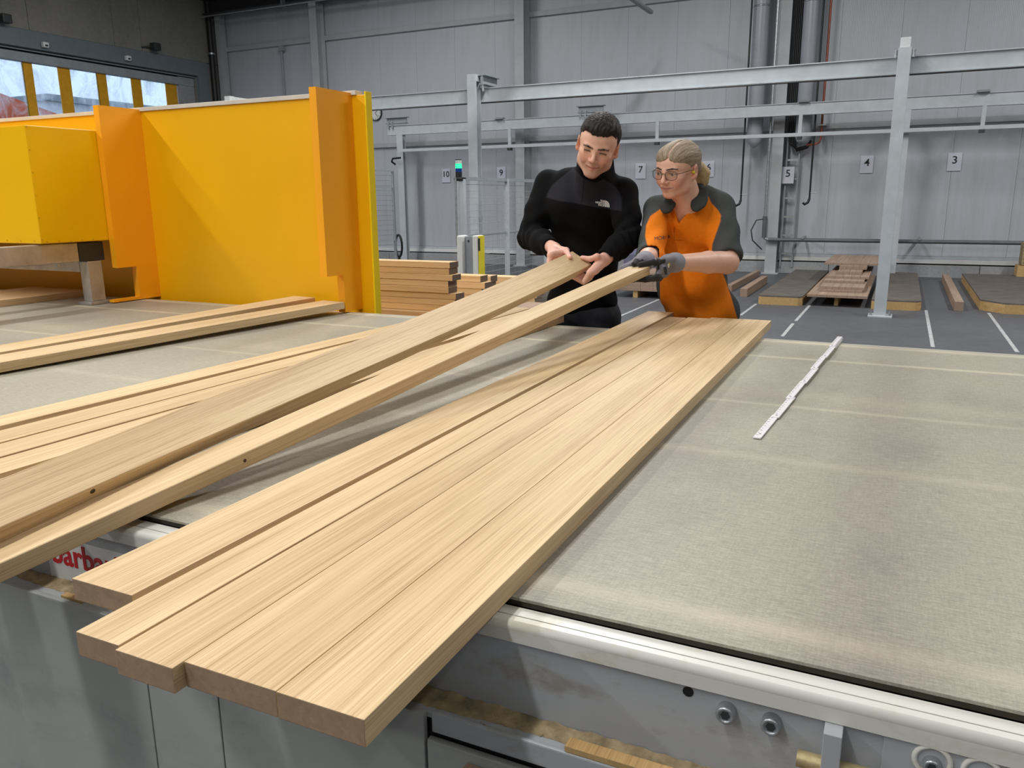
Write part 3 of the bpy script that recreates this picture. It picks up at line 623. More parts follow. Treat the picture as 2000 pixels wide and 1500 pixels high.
# offcuts on the ledge
tag(MB().box(-.302, .02, .757, .775, .7865, .7945, bev=.001).build('wood_strip', PINE, None, (-.2, .766, .7865)), 'pale dusty wooden strip lying on the conveyor lip', 'wood strip')
tag(MB().box(-1.205, -1.155, .763, .775, .7795, .785, bev=.001).build('wood_offcut', PINE, None, (-1.18, .769, .7795)), 'small yellow wood offcut on the ledge below the red lettered sticker', 'offcut')
o = MB().box(-.43, -.36, .738, .751, 0, .733, bev=.001).build('plywood_board', GLU, None, (-.4, .745, 0)); tag(o, 'brown board standing against the conveyor skirt below the tray lip', 'board')
o = MB().box(-.356, -.25, .738, .751, 0, .733, bev=.001).build('plywood_board', PINE, None, (-.3, .745, 0)); tag(o, 'lighter board standing right of the brown board against the skirt', 'board')
# folding ruler
rl = empty('folding_ruler', (-.235, 1.66, ZT), 'white folding ruler opened out on the belt, its end sticking past the far edge', 'ruler')
RUL = plain('ruler_white', srgb(226, 222, 224), .45, 0, .02, 20)
A_ = atZ(1480, 853, ZT+.006); B_ = atZ(1641, 656, ZT+.018); dirv = (B_-A_); Ltot = dirv.xy.length; ang = math.atan2(-dirv.x, dirv.y)
seg = Ltot/7
for k in range(7):
    zc = ZT+.001+ .0016*k; off = .0016*(1 if k % 2 else -1)
    hgt = .0034 if k < 6 else .0034
    c0 = A_+dirv*(k/7); m = MB(); m.box(-.0082, .0082, -.012 if k else 0, seg+.012, 0, hgt, bev=.0012)
    R_ = Matrix.Rotation(ang, 4, 'Z'); c = Vector((c0.x, c0.y, zc))+R_ @ Vector((off, 0, 0))
    m.v = [tuple(R_ @ Vector(p)+c) for p in m.v]; sg = part(m, 'ruler_segment', RUL, rl)
    for t in ((.004, seg-.004) if k else (.03, seg-.004)):
        q = c+R_ @ Vector((0, t, hgt)); part(MB().cyl(q-Vector((0, 0, .0005)), q+Vector((0, 0, .0007)), .0028, n=10), 'rivet', GALV, rl)
    tk = MB()
    for j in range(9):
        q = c+R_ @ Vector((-.006, .02+j*.019, hgt)); d = R_ @ Vector((.003 if j % 2 else .005, 0, 0)); n_ = R_ @ Vector((0, .0004, 0))
        tk.add([q-n_, q-n_+d, q+n_+d, q+n_]+[p+Vector((0, 0, .0004)) for p in (q-n_, q-n_+d, q+n_+d, q+n_)], [(4, 5, 6, 7), (0, 1, 5, 4), (1, 2, 6, 5), (2, 3, 7, 6), (3, 0, 4, 7)])
    part(tk, 'scale_marks', INK, rl)
for k in range(3):   # still folded leaves under the far end
    c0 = A_+dirv*(6/7)+dirv.normalized()*.02; m = MB().box(-.0085, .0085, 0, seg-.01, 0, .0032, bev=.001); c = Vector((c0.x, c0.y, ZT+.0008+k*.0034)); R_ = Matrix.Rotation(ang, 4, 'Z')
    m.v = [tuple(R_ @ Vector(p)+c) for p in m.v]; part(m, 'ruler_segment', RUL, rl)

# ================================================================== YELLOW MACHINE ENCLOSURE
en = empty('machine_enclosure', (-3.5, 3.0, 0), 'yellow machine enclosure with orange fins and a yellow hood over the belt', 'enclosure')
part(MB().box(-6.5, -2.158, 3.02, 3.06, .5, 1.863, bev=.003), 'back_panel', YEL, en)
part(MB().box(-2.158, -2.150, 3.018, 3.062, .5, 1.876, bev=.001), 'edge_strip', plain('lemon_edge', srgb(246, 214, 8), .4, 0, .01), en)
part(MB().box(-6.5, -2.20, 3.012, 3.068, 1.863, 1.882, bev=.002), 'top_cap', CAP, en)
fin = [(3.02, 1.872), (2.776, 1.872), (2.776, 1.094), (2.89, 1.094), (2.89, .938), (2.735, .938), (2.735, .925), (3.02, .925)]
fin2 = fin[:4]+[(2.89, .925), (3.02, .925)]
for x, fp in ((-3.572, fin), (-2.26, fin2)): part(MB().prism(fp, 0, x, x+.036), 'fin', ORA, en)
for x in (-4.9, -6.2): part(MB().box(x, x+.06, 3.065, 3.12, 0, 1.8), 'rear_post', STEELD, en)
for x in (-3.3, -2.3): part(MB().box(x, x+.06, 3.065, 3.12, 0, 1.7), 'rear_post', STEELD, en)
part(MB().box(-5.8, -3.575, 2.42, 3.018, 1.232, 1.757, bev=.004), 'hood', BOXY, en)
for (y, z) in [(2.428, 1.25+.1*k) for k in range(6)]+[(2.45+.06*k, 1.24) for k in range(5)]:
    part(MB().cyl((-3.576, y, z), (-3.5735, y, z), .004, n=8), 'rivet', plain('rivet_yellow', srgb(220, 168, 6), .4) if 'rivet_yellow' not in MATS else MATS['rivet_yellow'], en)
for k in range(5): part(MB().cyl((-3.62-.1*k, 2.4205, 1.245), (-3.62-.1*k, 2.418, 1.245), .004, n=8), 'rivet', MATS['rivet_yellow'], en)
part(MB().box(-3.66, -3.60, .6, 2.62, 1.135, 1.226, bev=.004), 'side_beam', BARE, en)
part(MB().box(-3.66, -3.60, 2.622, 2.76, 1.135, 1.226, bev=.004), 'corner_block', DARKM, en)
part(MB().box(-5.6, -3.662, 2.66, 2.74, 1.08, 1.134, bev=.003), 'cross_beam', BARE, en)
part(MB().box(-3.66, -3.60, 2.66, 2.74, .935, 1.134, bev=.004), 'leg', BARE, en)
part(MB().box(-3.68, -3.58, 2.64, 2.76, .922, .935), 'leg_foot', BARE, en)
for y in (2.5, 2.63): part(MB().cyl((-3.600, y, 1.125), (-3.588, y, 1.125), .006, n=8), 'bolt', GALV, en)
part(MB().box(-5.6, -5.5, 2.66, 2.74, .922, 1.23), 'leg', BARE, en)

# ================================================================== TIMBER STACKS BEHIND THE BELT
TZ = .70
tr = empty('timber_trolley', (-2.9, 4.5, 0), 'low trolley with wooden bearers under the timber stacks behind the belt', 'trolley')
for x in (-4.3, -3.2, -2.2):
    box('bearer', WHITEP, (x, x+.1, 3.92, 5.6, TZ-.1, TZ), tr, bev=.004)
    for y in (3.95, 5.5): box('leg', STEELD, (x+.02, x+.08, y, y+.06, .1, TZ-.1), tr)
for y in (3.97, 5.52): box('frame_rail', STEELD, (-4.4, -1.9, y, y+.04, .1, .16), tr)
for x in (-4.3, -2.0):
    for y in (3.98, 5.53): part(MB().tube([(x-.02, y, .05), (x+.02, y, .05)], .05, 16), 'wheel', BLACK, tr)
def stackx(y0, dp, rows, zt, th, lab, grp, xl=-4.3):
    for k, xe in enumerate(rows):
        z = zt-th*(k+1); m = MB().box(-dp/2, dp/2, 0, xe-xl, 0, th-.0015, bev=.0015); o = m.build('oak_board', OAK2)
        o.location = (xl, y0+dp/2+random.uniform(-.004, .004), z); o.rotation_euler = (0, 0, -PI/2); tag(o, lab % ORD[k], 'board', grp)
Yk = 3.95; zt = atY(879, 512, Yk).z; th1 = .0355
rows = [atY(px, 540, Yk).x for px in (879, 877, 884, 875, 876, 889, 887, 880)]
stackx(Yk, .10, rows, zt, th1, 'oak board in the tall stack right of the yellow enclosure, %s', 'boards in the tall stack')
zb = zt-th1*8
for k, xe in enumerate((-2.22, -2.15)):
    o = MB().box(-.2, .2, 0, xe+4.3, 0, (zb-TZ)/2-.002, bev=.002).build('wide_board', OAK2); o.location = (-4.3, 4.1-.02*k, TZ+(1-k)*(zb-TZ)/2); o.rotation_euler = (0, 0, -PI/2)
    tag(o, ['upper wide pale board under the tall stack right of the enclosure', 'lower wide pale board under the tall stack right of the enclosure'][k], 'board', 'boards in the tall stack')
Yk = 4.45; zt = atY(940, 539, Yk).z; n2 = int((zt-TZ)/.0375); th2 = (zt-TZ)/n2
rows = [atY(px, 550, Yk).x for px in (938, 947, 940, 944, 939, 945, 941)][:n2]
stackx(Yk, .10, rows, zt, th2, 'oak board in the lower stack half hidden by the lifted board, %s', 'boards in the lower stack', -4.4)
Yk = 4.72; zt = atY(960, 539, Yk).z; n2 = int((zt-TZ)/.0375); th2 = (zt-TZ)/n2
stackx(Yk, .10, [atY(px, 550, Yk).x for px in (958, 955, 959, 956, 957, 958)][:n2], zt, th2, 'oak board in the narrow stack just behind the lower stack, %s', 'boards in the narrow stack', -4.4)
Yk = 5.0; zt = atY(1000, 541, Yk).z; n2 = int((zt-TZ)/.04); th2 = (zt-TZ)/n2
stackx(Yk, .12, [atY(px, 550, Yk).x for px in (1046, 1040, 1048, 1044, 1046, 1047)][:n2], zt, th2, 'oak board in the rearmost stack left of the man, %s', 'boards in the rearmost stack', -4.2)
o = MB().box(-2.1, -1.78, 3.92, 4.6, .74, .775, bev=.002).build('short_board', GLU, None, (-1.95, 4.2, .74)); tag(o, 'short brown panel on a white block between the stacks and the man', 'board')
tag(MB().box(-1.88, -1.79, 3.95, 4.5, 0, .739, bev=.004).build('support_block', WHITEP, None, (-1.95, 4.2, 0)), 'white support block under the short brown panel beside the man', 'block')
m = MB(); m.lathe([(.02, 0), (.3, 0), (.36, .12), (.34, .42), (.26, .62), (.12, .70), (.02, .72)], (-2.5, 6.2, 0), 18)
tag(m.build('sack', SACK, None, (-2.5, 6.2, 0)), 'dark olive sack behind the lifted board left of the man', 'sack')

# ================================================================== MACHINE FENCE, SIGNAL LIGHT
fx_ = -4.6
fe = empty('wire_fence', (fx_, 9.5, 0), 'grey wire mesh machine fence with posts left of the man', 'fence')
zt = 1.65
part(MB().box(fx_-.02, fx_+.02, 8.2, 13.0, zt-.03, zt+.01), 'top_rail', STEELD, fe)
for y in (8.2, 9.42, 10.7, 12.0): part(MB().box(fx_-.025, fx_+.025, y-.025, y+.025, 0, zt, bev=.003), 'fence_post', STEEL, fe)
for y0, y1 in ((8.24, 9.38), (9.46, 10.66), (10.74, 11.96)):
    m = MB(); z = .15
    while z < zt-.05: m.tube([(fx_, y0, z), (fx_, y1, z)], .0022, 4); z += .075
    y = y0
    while y < y1: m.tube([(fx_, y, .12), (fx_, y, zt-.04)], .0012, 4); y += .19
    part(m, 'mesh_panel', STEELD, fe)['kind'] = 'stuff'
    part(MB().box(fx_-.01, fx_+.01, y0, y1, .98, 1.0), 'mid_rail', STEELD, fe)
f2 = empty('wire_fence', (-7.4, 11, 0), 'grey wire mesh fence seen between the yellow panel and the rear post', 'fence')
fx2 = -8.2
for y in (9.0, 10.6, 12.2): part(MB().box(fx2-.02, fx2+.02, y-.02, y+.02, 0, 1.9, bev=.003), 'fence_post', STEELD, f2)
m = MB(); z = .12
while z < 1.9: m.tube([(fx2, 9, z), (fx2, 12.2, z)], .003, 4); z += .085
part(m, 'mesh_panel', STEELD, f2)['kind'] = 'stuff'
for z in (.7, 1.62, 1.9): part(MB().box(fx2-.01, fx2+.01, 9, 12.2, z-.01, z+.01), 'fence_rail', STEEL, f2)
# signal tower
Yt = 8.0; q = atY(897, 350, Yt); tp = atY(896, 315, Yt)
s = empty('signal_tower', (q.x, Yt, 0), 'signal light column with a lit green lamp on a slim white post', 'signal light')
part(MB().box(q.x+.008, q.x+.068, Yt-.03, Yt+.03, 0, q.z, bev=.006), 'mast', STEEL, s)
part(MB().cyl((q.x-.015, Yt-.06, .9), (q.x-.015, Yt-.06, q.z+.02), .012, n=8), 'conduit', GALV, s)
hh = tp.z-q.z; x = q.x-.005
part(MB().box(x-.04, x+.07, Yt-.05, Yt+.05, q.z-.02, q.z+.02, bev=.015), 'bracket', BLACK, s)
for (a, b, mt, nm) in ((0, .3, BLACK, 'lamp_base'), (.3, .50, BLUEL, 'blue_lens'), (.50, .76, GREENL, 'green_lens'), (.76, .95, CLEARG, 'clear_lens'), (.95, 1.0, BLACK, 'top_cap')):
    part(MB().cyl((x, Yt, q.z+.02+hh*a), (x, Yt, q.z+.02+hh*b), .036, n=18), nm, mt, s)
for k, (pa, pb) in enumerate(((891, 921), (922, 945))):
    a = atY(pa, 460, 7.6); b = atY(pb, 460, 7.6)
    s = empty('light_curtain_post', (a.x+.05, 7.6, 0), ['wide white post with a grey slot below the signal light', 'white post with a yellow safety strip next to the tall steel post'][k], 'post', 'safety posts below the signal light')
    if k == 0:
        part(MB().box(a.x, a.x+.07, 7.6, 7.75, 0, a.z, bev=.02), 'housing', WHITEP, s); part(MB().box(a.x+.072, b.x-.04, 7.66, 7.72, 0, a.z-.01, bev=.004), 'slot_plate', STEELD, s); part(MB().box(b.x-.04, b.x, 7.62, 7.74, 0, a.z-.005, bev=.006), 'side_profile', STEELD, s)
        part(MB().cyl((a.x+.12, 7.66, a.z-.06), (a.x+.12, 7.652, a.z-.06), .012, n=12), 'screw', DARKM, s)
    else:
        part(MB().box(a.x, a.x+.06, 7.6, 7.75, 0, a.z, bev=.012), 'housing', WHITEP, s); part(MB().box(a.x+.061, a.x+.086, 7.62, 7.72, 0, a.z-.004, bev=.004), 'safety_strip', YCURT, s)
        part(MB().box(a.x+.064, a.x+.083, 7.616, 7.621, a.z-.16, a.z-.03), 'print', INK, s)
s = empty('cable_loop', (-8.2, 14.2, 0), 'black cable loop hanging beside the foot of the rear post', 'cable')
q = atY(779, 480, 12.6); c = [(q.x+.07*math.sin(t), 12.6, q.z+.20*math.cos(t)) for t in np.linspace(0, 2*PI, 20, endpoint=False)]
part(MB().tube(c, .02, 6, closed=True), 'cable', BLACK, s); part(MB().tube([(q.x, 12.6, q.z-.2), (q.x-.05, 12.6, .1), (q.x-.1, 12.6, .0)], .02, 6), 'cable_tail', BLACK, s)

# ================================================================== FLOOR STORAGE AT THE REAR WALL
DTOP = plain('dusty_platform_top', srgb(98, 92, 86), .85, 0, .1, 6)
def platform(x0, x1, y0, y1, h, lab, ch_l=0, ch_r=0):
    p = empty('floor_platform', ((x0+x1)/2, y0, 0), lab, 'platform', 'low platforms at the rear wall')
    poly = [(x0+ch_l, y0)] + [(x1-ch_r, y0)] + ([(x1, y0+ch_r*1.2)] if ch_r else []) + [(x1, y1), (x0, y1)] + ([(x0, y0+ch_l*1.2)] if ch_l else [])
    part(MB().prism(poly, 2, 0, h-.018), 'edge_frame', PINE, p); part(MB().prism(poly, 2, h-.018, h), 'top_sheet', DTOP, p)
    return p
platform(-1.66, -1.10, 11.05, 15.2, .12, 'low wooden floor platform left of the glued panel stack', .04, .05)
platform(-.27, .30, 11.1, 15.2, .12, 'low wooden floor platform behind the foot of the tall post', .0, .06)
platform(.96, 2.6, 11.2, 15.2, .13, 'low wooden floor platform at the right edge with a cut corner', .24, 0)
platform(2.0, 3.0, 13.2, 15.4, .2, 'higher platform in the far right corner behind the cut-corner platform', .1, 0)
o = MB().box(-.05, .05, 0, 3.9, 0, .12, bev=.004).build('timber_beam', GLU); o.location = (.72, 11.25, 0); tag(o, 'single brown timber beam on the floor between two low platforms', 'beam')
a = atZ(1452, 580, 0); b_ = atZ(1492, 553, 0); o = MB().box(-.05, .05, 0, (b_-a).length, 0, .12, bev=.004).build('timber_beam', GLU); o.location = a; o.rotation_euler = (0, 0, math.atan2(-(b_.x-a.x), b_.y-a.y)); tag(o, 'brown timber beam on the floor just right of the woman', 'beam')
b = a+Vector((-.32, .6, 0)); o = MB().box(-.04, .04, 0, 2.6, 0, .1, bev=.004).build('timber_beam', GLU); o.location = b; tag(o, 'second timber beam partly hidden behind the woman', 'beam')
def glupanel(x0, x1, y0, y1, z0, z1, lab, grp, nl=6):
    p = empty('glued_panel', ((x0+x1)/2, y0, z0), lab, 'panel', grp); w_ = (x1-x0)/nl
    for i in range(nl):
        m = MB().box(-w_/2+.0008, w_/2-.0008, 0, y1-y0, 0, z1-z0-.001, bev=.0015); o = m.build('lamella', GLU, p); o.location = (x0-(x0+x1)/2+w_*(i+.5), random.uniform(0, .004), 0)
    return p
GP = 'glued wood panels stacked at the rear wall'
stackdef = [  # x0,x1,y0,y1,thickness from bottom
    (-1.05, -.32, 11.10, 14.2, .035, 6), (-.92, -.40, 11.45, 14.0, .028, 6), (-.93, -.38, 11.5, 14.0, .04, 7), (-.93, -.41, 12.0, 14.2, .034, 6), (-.92, -.36, 12.3, 14.2, .034, 5), (-.80, -.47, 12.6, 14.2, .04, 4), (-.80, -.42, 13.0, 14.2, .05, 4), (-1.03, -.28, 13.2, 15.0, .028, 6)]
z = .12; lbs = ['lowest and widest glued panel in the stack behind the tall post', 'second glued panel from the bottom in the stack behind the tall post', 'third glued panel from the bottom in the stack behind the tall post', 'fourth glued panel from the bottom in the stack behind the tall post', 'fifth glued panel from the bottom in the stack behind the tall post', 'sixth glued panel from the bottom in the stack behind the tall post', 'narrow seventh glued panel just under the top one behind the tall post', 'wide top glued panel of the stack behind the tall post']
for (x0, x1, y0, y1, t, nl), lab in zip(stackdef, lbs): glupanel(x0, x1, y0, y1, z, z+t, lab, GP, nl); z += t
for y, lab in ((11.25, 'front'), (12.6, 'middle'), (13.9, 'rear')): tag(MB().box(-.72, -.67, y, y+.6, 0, .119, bev=.003).build('wood_block', PINE, None, (-.7, y, 0)), '%s wooden block under the glued panel stack behind the tall post' % lab, 'block', 'blocks under the glued panel stack')
z = .10
GP2 = 'glued wood panels stacked between the man and the woman'
for k in range(5):
    glupanel(-3.68-.01*k, -2.75, 11.1+.02*k, 14, z, z+.05, 'glued panel in the stack seen between the two people, %s' % ['lowest', 'second from below', 'middle one', 'fourth from below', 'topmost'][k], GP2, 5); z += .05
for x, lab in ((-3.42, 'left'), (-2.95, 'right')): tag(MB().box(x, x+.07, 11.12, 11.7, 0, .099, bev=.003).build('wood_block', PINE, None, (x, 11.1, 0)), '%s wooden block under the panel stack seen between the two people' % lab, 'block', 'blocks under the middle panel stack')
a = atY(1206, 520, 12.0); b_ = atY(1246, 485, 12.0)
m = MB().prism([(12.0, z+.001), (13.6, z+.001), (13.6, .75), (12.5, .72), (12.0, .55)], 0, -3.85, -2.9); o = m.build('wrapped_bundle', FILM, None, (-3.4, 12.5, z)); tag(o, 'blue-grey film wrapped bundle on the panel stack between the two people', 'bundle')
s = empty('board_bundle', (1.85, 15.3, 0), 'brown bundle on a small stand at the right edge of the rear wall', 'bundle')
box('stand', PINE, (1.70, 2.5, 14.9, 15.28, 0, .30), s); box('bundle', DUST, (1.74, 2.5, 14.92, 15.26, .301, .66), s, bev=.03)
# ================================================================== PEOPLE: implicit surfaces meshed with surface nets
class SDF:
    def __init__(s): s.ops = []; s.disp = None
    def cone(s, a, b, ra, rb=None, k=.01, sub=False):
        s.ops.append(('c', np.array(a, float), np.array(b, float), float(ra), float(ra if rb is None else rb), k, sub)); return s
    def chain(s, pts, rads, k=.01):
        for i in range(len(pts)-1): s.cone(pts[i], pts[i+1], rads[i], rads[i+1], k)
        return s
    def ell(s, c, rad, R=None, k=.01, sub=False):
        R = np.eye(3) if R is None else np.array(R, float)       # columns are the local axes in world
        s.ops.append(('e', np.array(c, float), R, np.array(rad, float), 0, k, sub)); return s
    def cut(s, fn, k=.004): s.ops.append(('f', fn, None, None, 0, k, True)); return s
    @staticmethod
    def prim(o, P):
        if o[0] == 'c':
            a, b, ra, rb = o[1], o[2], o[3], o[4]; ba = b-a; L2 = max(ba@ba, 1e-12); pa = P-a
            h = np.clip(pa@ba/L2, 0, 1); return np.sqrt(((pa-h[:, None]*ba)**2).sum(1))-(ra+(rb-ra)*h)
        if o[0] == 'e':
            q = (P-o[1])@o[2]; r = o[3]; k0 = np.sqrt(((q/r)**2).sum(1)); k1 = np.sqrt(((q/(r*r))**2).sum(1))
            return np.where(k1 > 1e-9, k0*(k0-1)/np.maximum(k1, 1e-9), -r.min())
        return -o[1](P)
    def bounds(s):
        lo = np.full(3, 1e9); hi = -lo
        for o in s.ops:
            if o[6]: continue
            if o[0] == 'c':
                for p, r in ((o[1], o[3]), (o[2], o[4])): lo = np.minimum(lo, p-r); hi = np.maximum(hi, p+r)
            else:
                e = np.abs(o[2])@o[3]; lo = np.minimum(lo, o[1]-e); hi = np.maximum(hi, o[1]+e)
        return lo-.015, hi+.015
    def evalblocks(s, C, offs, rad):
        nb, npt = len(C), len(offs); D = np.full((nb, npt), .12, np.float32)
        for o in s.ops:
            dc = s.prim(o, C)
            idx = np.nonzero(dc < rad+o[5]+.03)[0] if o[0] != 'f' else np.arange(nb)
            if not len(idx): continue
            d = s.prim(o, (C[idx][:, None, :]+offs[None]).reshape(-1, 3)).reshape(len(idx), npt); A = D[idx]; k = o[5]
            if o[6]:
                d = -d; h = np.maximum(k-np.abs(A-d), 0)/k; D[idx] = np.maximum(A, d)+h*h*k/4
            else:
                h = np.maximum(k-np.abs(A-d), 0)/k; D[idx] = np.minimum(A, d)-h*h*k/4
        if s.disp is not None:
            P = (C[:, None, :]+offs[None]).reshape(-1, 3); D = D+s.disp(P).reshape(nb, npt)
        return D
    def mesh(s, step):
        lo, hi = s.bounds(); B = 8; bs = B*step; n = np.ceil((hi-lo)/bs).astype(int)+1
        g = np.stack(np.meshgrid(*[np.arange(k) for k in n], indexing='ij'), -1).reshape(-1, 3)
        C = lo+(g+.5)*bs; rad = bs*.9
        Dc = s.evalblocks(C, np.zeros((1, 3)), rad*2)[:, 0]
        F = np.where(Dc.reshape(n) < 0, -1., 1.).astype(np.float32); F = np.repeat(np.repeat(np.repeat(F, B, 0), B, 1), B, 2)
        keep = np.nonzero(np.abs(Dc) < rad*1.5)[0]
        oi = np.stack(np.meshgrid(*[np.arange(B)]*3, indexing='ij'), -1).reshape(-1, 3); offs = (oi-B/2)*step
        for c0 in range(0, len(keep), 1500):
            kk = keep[c0:c0+1500]; D = s.evalblocks(C[kk], offs, rad)
            ii = g[kk][:, None, :]*B+oi[None]; F[ii[..., 0], ii[..., 1], ii[..., 2]] = D
        S = F < 0; c = [S[i:S.shape[0]-1+i, j:S.shape[1]-1+j, k:S.shape[2]-1+k] for i in (0, 1) for j in (0, 1) for k in (0, 1)]
        allv = c[0].copy(); anyv = c[0].copy()
        for a in c[1:]: allv &= a; anyv |= a
        act = np.argwhere(anyv & ~allv); idm = np.full(anyv.shape, -1, np.int32); idm[act[:, 0], act[:, 1], act[:, 2]] = np.arange(len(act))
        cor = np.array([(i, j, k) for i in (0, 1) for j in (0, 1) for k in (0, 1)])
        V = np.stack([F[act[:, 0]+q[0], act[:, 1]+q[1], act[:, 2]+q[2]] for q in cor], 1)
        acc = np.zeros((len(act), 3)); cnt = np.zeros(len(act))
        for a in range(8):
            for b in range(a+1, 8):
                if np.abs(cor[a]-cor[b]).sum() != 1: continue
                m = (V[:, a] < 0) != (V[:, b] < 0); t = V[m, a]/(V[m, a]-V[m, b]); acc[m] += cor[a]+t[:, None]*(cor[b]-cor[a]); cnt[m] += 1
        verts = lo+(act+acc/cnt[:, None])*step
        faces = []
        for ax in range(3):
            u, v = (ax+1) % 3, (ax+2) % 3
            sl0 = [slice(None)]*3; sl1 = [slice(None)]*3; sl0[ax] = slice(0, -1); sl1[ax] = slice(1, None)
            a, b = S[tuple(sl0)], S[tuple(sl1)]
            for flip, msk in ((0, a & ~b), (1, ~a & b)):
                e = np.argwhere(msk); e = e[(e[:, u] > 0) & (e[:, v] > 0)]
                du = np.zeros(3, int); du[u] = 1; dv = np.zeros(3, int); dv[v] = 1
                q = [idm[tuple((e-x).T)] for x in (du+dv, dv, 0*du, du)]
                q = np.stack(q if not flip else q[::-1], 1); faces.append(q[(q >= 0).all(1)])
        return verts, np.concatenate(faces)
def smooth(V, Fc, it=2, lam=.5):
    e = np.concatenate([Fc[:, [0, 1]], Fc[:, [1, 2]], Fc[:, [2, 3]], Fc[:, [3, 0]]]); n = len(V); deg = np.bincount(e[:, 0], minlength=n)+np.bincount(e[:, 1], minlength=n)
    for _ in range(it):
        A = np.stack([np.bincount(e[:, 0], V[e[:, 1], i], n)+np.bincount(e[:, 1], V[e[:, 0], i], n) for i in range(3)], 1)/np.maximum(deg, 1)[:, None]; V = V+(A-V)*lam
    return V
def vnormals(V, Fc):
    n = np.cross(V[Fc[:, 2]]-V[Fc[:, 0]], V[Fc[:, 3]]-V[Fc[:, 1]]); N_ = np.stack([sum(np.bincount(Fc[:, j], n[:, i], len(V)) for j in range(4)) for i in range(3)], 1)
    return N_/np.maximum(np.linalg.norm(N_, axis=1), 1e-12)[:, None]
def sdf_object(name, sdf, step, mat, origin, parent=None, colour=None, sm=2):
    V, Fc = sdf.mesh(step); V = smooth(V, Fc, sm)
    me = bpy.data.meshes.new(name); o3 = np.array(origin, float)
    me.vertices.add(len(V)); me.vertices.foreach_set('co', (V-o3).astype(np.float32).ravel())
    me.loops.add(Fc.size); me.loops.foreach_set('vertex_index', Fc.astype(np.int32).ravel()); me.polygons.add(len(Fc))
    me.polygons.foreach_set('loop_start', np.arange(0, Fc.size, 4, dtype=np.int32)); me.polygons.foreach_set('use_smooth', np.ones(len(Fc), bool)); me.update(calc_edges=True); me.validate()
    if colour is not None:
        c = colour(V, vnormals(V, Fc)); at = me.color_attributes.new('paint', 'FLOAT_COLOR', 'POINT'); at.data.foreach_set('color', np.concatenate([c, np.ones((len(c), 1))], 1).astype(np.float32).ravel())
    me.materials.append(mat); o = link(name, me, parent)
    if parent is None: o.location = origin
    o['_n'] = len(V); del o['_n']
    return o, V, Fc
def painted(name, rough, bscale=0, bstr=.1, spec=.5, sheen=0, var=.06, aniso=None):
    m, nt, b = nmat(name); at = nt.nodes.new('ShaderNodeAttribute'); at.attribute_name = 'paint'; v = objco(nt)
    n = noise(nt, v, 60 if not aniso else 1, 3, .6) if not aniso else noise(nt, mapping(nt, v, aniso), 1., 4, .6, .3)
    L(nt, mixc(nt, 1., at.outputs['Color'], ramp(nt, [(.3, (1-var,)*3), (.7, (1+var,)*3)], n), 'MULTIPLY'), b.inputs['Base Color'])
    b.inputs['Roughness'].default_value = rough; b.inputs['Specular IOR Level'].default_value = spec
    if sheen: b.inputs['Sheen Weight'].default_value = sheen; b.inputs['Sheen Roughness'].default_value = .6
    if bscale: bump(nt, b, noise(nt, v, bscale, 3, .6), bstr, .002)
    return m
SKIN = painted('skin', .5, 240, .08, .4, 0, .035)
HAIRM = painted('hair', .62, 0, 0, .3, 0, .30, (300, 300, 90)); 
KNIT = painted('knit_fabric', .9, 420, .25, .15, .0, .05)
GLOVE = painted('glove_fabric', .8, 300, .3, .25, .1, .06)
DENIM = plain('dark_trousers', srgb(30, 33, 40), .85, 0, .2, 30, .2)
SHOE = plain('black_shoe', srgb(24, 24, 26), .6, 0, .1)
ORTR = plain('grey_trousers', srgb(52, 56, 60), .85, 0, .12, 30, .2)
def mixcol(c, m, col): m = np.clip(m, 0, 1)[:, None]; return c*(1-m)+np.array(col)[None]*m
def gz(x, s): return np.exp(-(x/s)**2)
def px(V):
    d = V-np.array([0, 0, CAM_H]); f = d@np.array(_f); return np.stack([1000+FPX*(d@np.array(_r))/f, 750-FPX*(d@np.array(_u))/f], 1)
def inpoly(P, poly):
    x, y = P[:, 0], P[:, 1]; r = np.zeros(len(P), bool); n = len(poly)
    for i in range(n):
        x0, y0 = poly[i]; x1, y1 = poly[(i+1) % n]
        r ^= ((y0 > y) != (y1 > y)) & (x < (x1-x0)*(y-y0)/(y1-y0+1e-12)+x0)
    return r
def softpoly(P, poly, w=1.5):
    d = np.full(len(P), 1e9); q = np.array(poly, float)
    for a, b in zip(q, np.roll(q, -1, 0)):
        ab = b-a; t = np.clip((P-a)@ab/max(ab@ab, 1e-9), 0, 1); d = np.minimum(d, np.linalg.norm(P-a-t[:, None]*ab, axis=1))
    return np.clip(.5+np.where(inpoly(P, poly), d, -d)/w, 0, 1)
def frame(yaw, pitch, roll):
    """head axes: s image right, f face forward, u up"""
    f0 = Vector((math.sin(yaw), -math.cos(yaw), 0)); z = Vector((0, 0, 1))
    f = f0*math.cos(pitch)-z*math.sin(pitch); u = f0*math.sin(pitch)+z*math.cos(pitch); s = u.cross(f)
    u2 = u*math.cos(roll)+s*math.sin(roll); s2 = s*math.cos(roll)-u*math.sin(roll)
    return np.array([s2, f, u2]).T      # columns
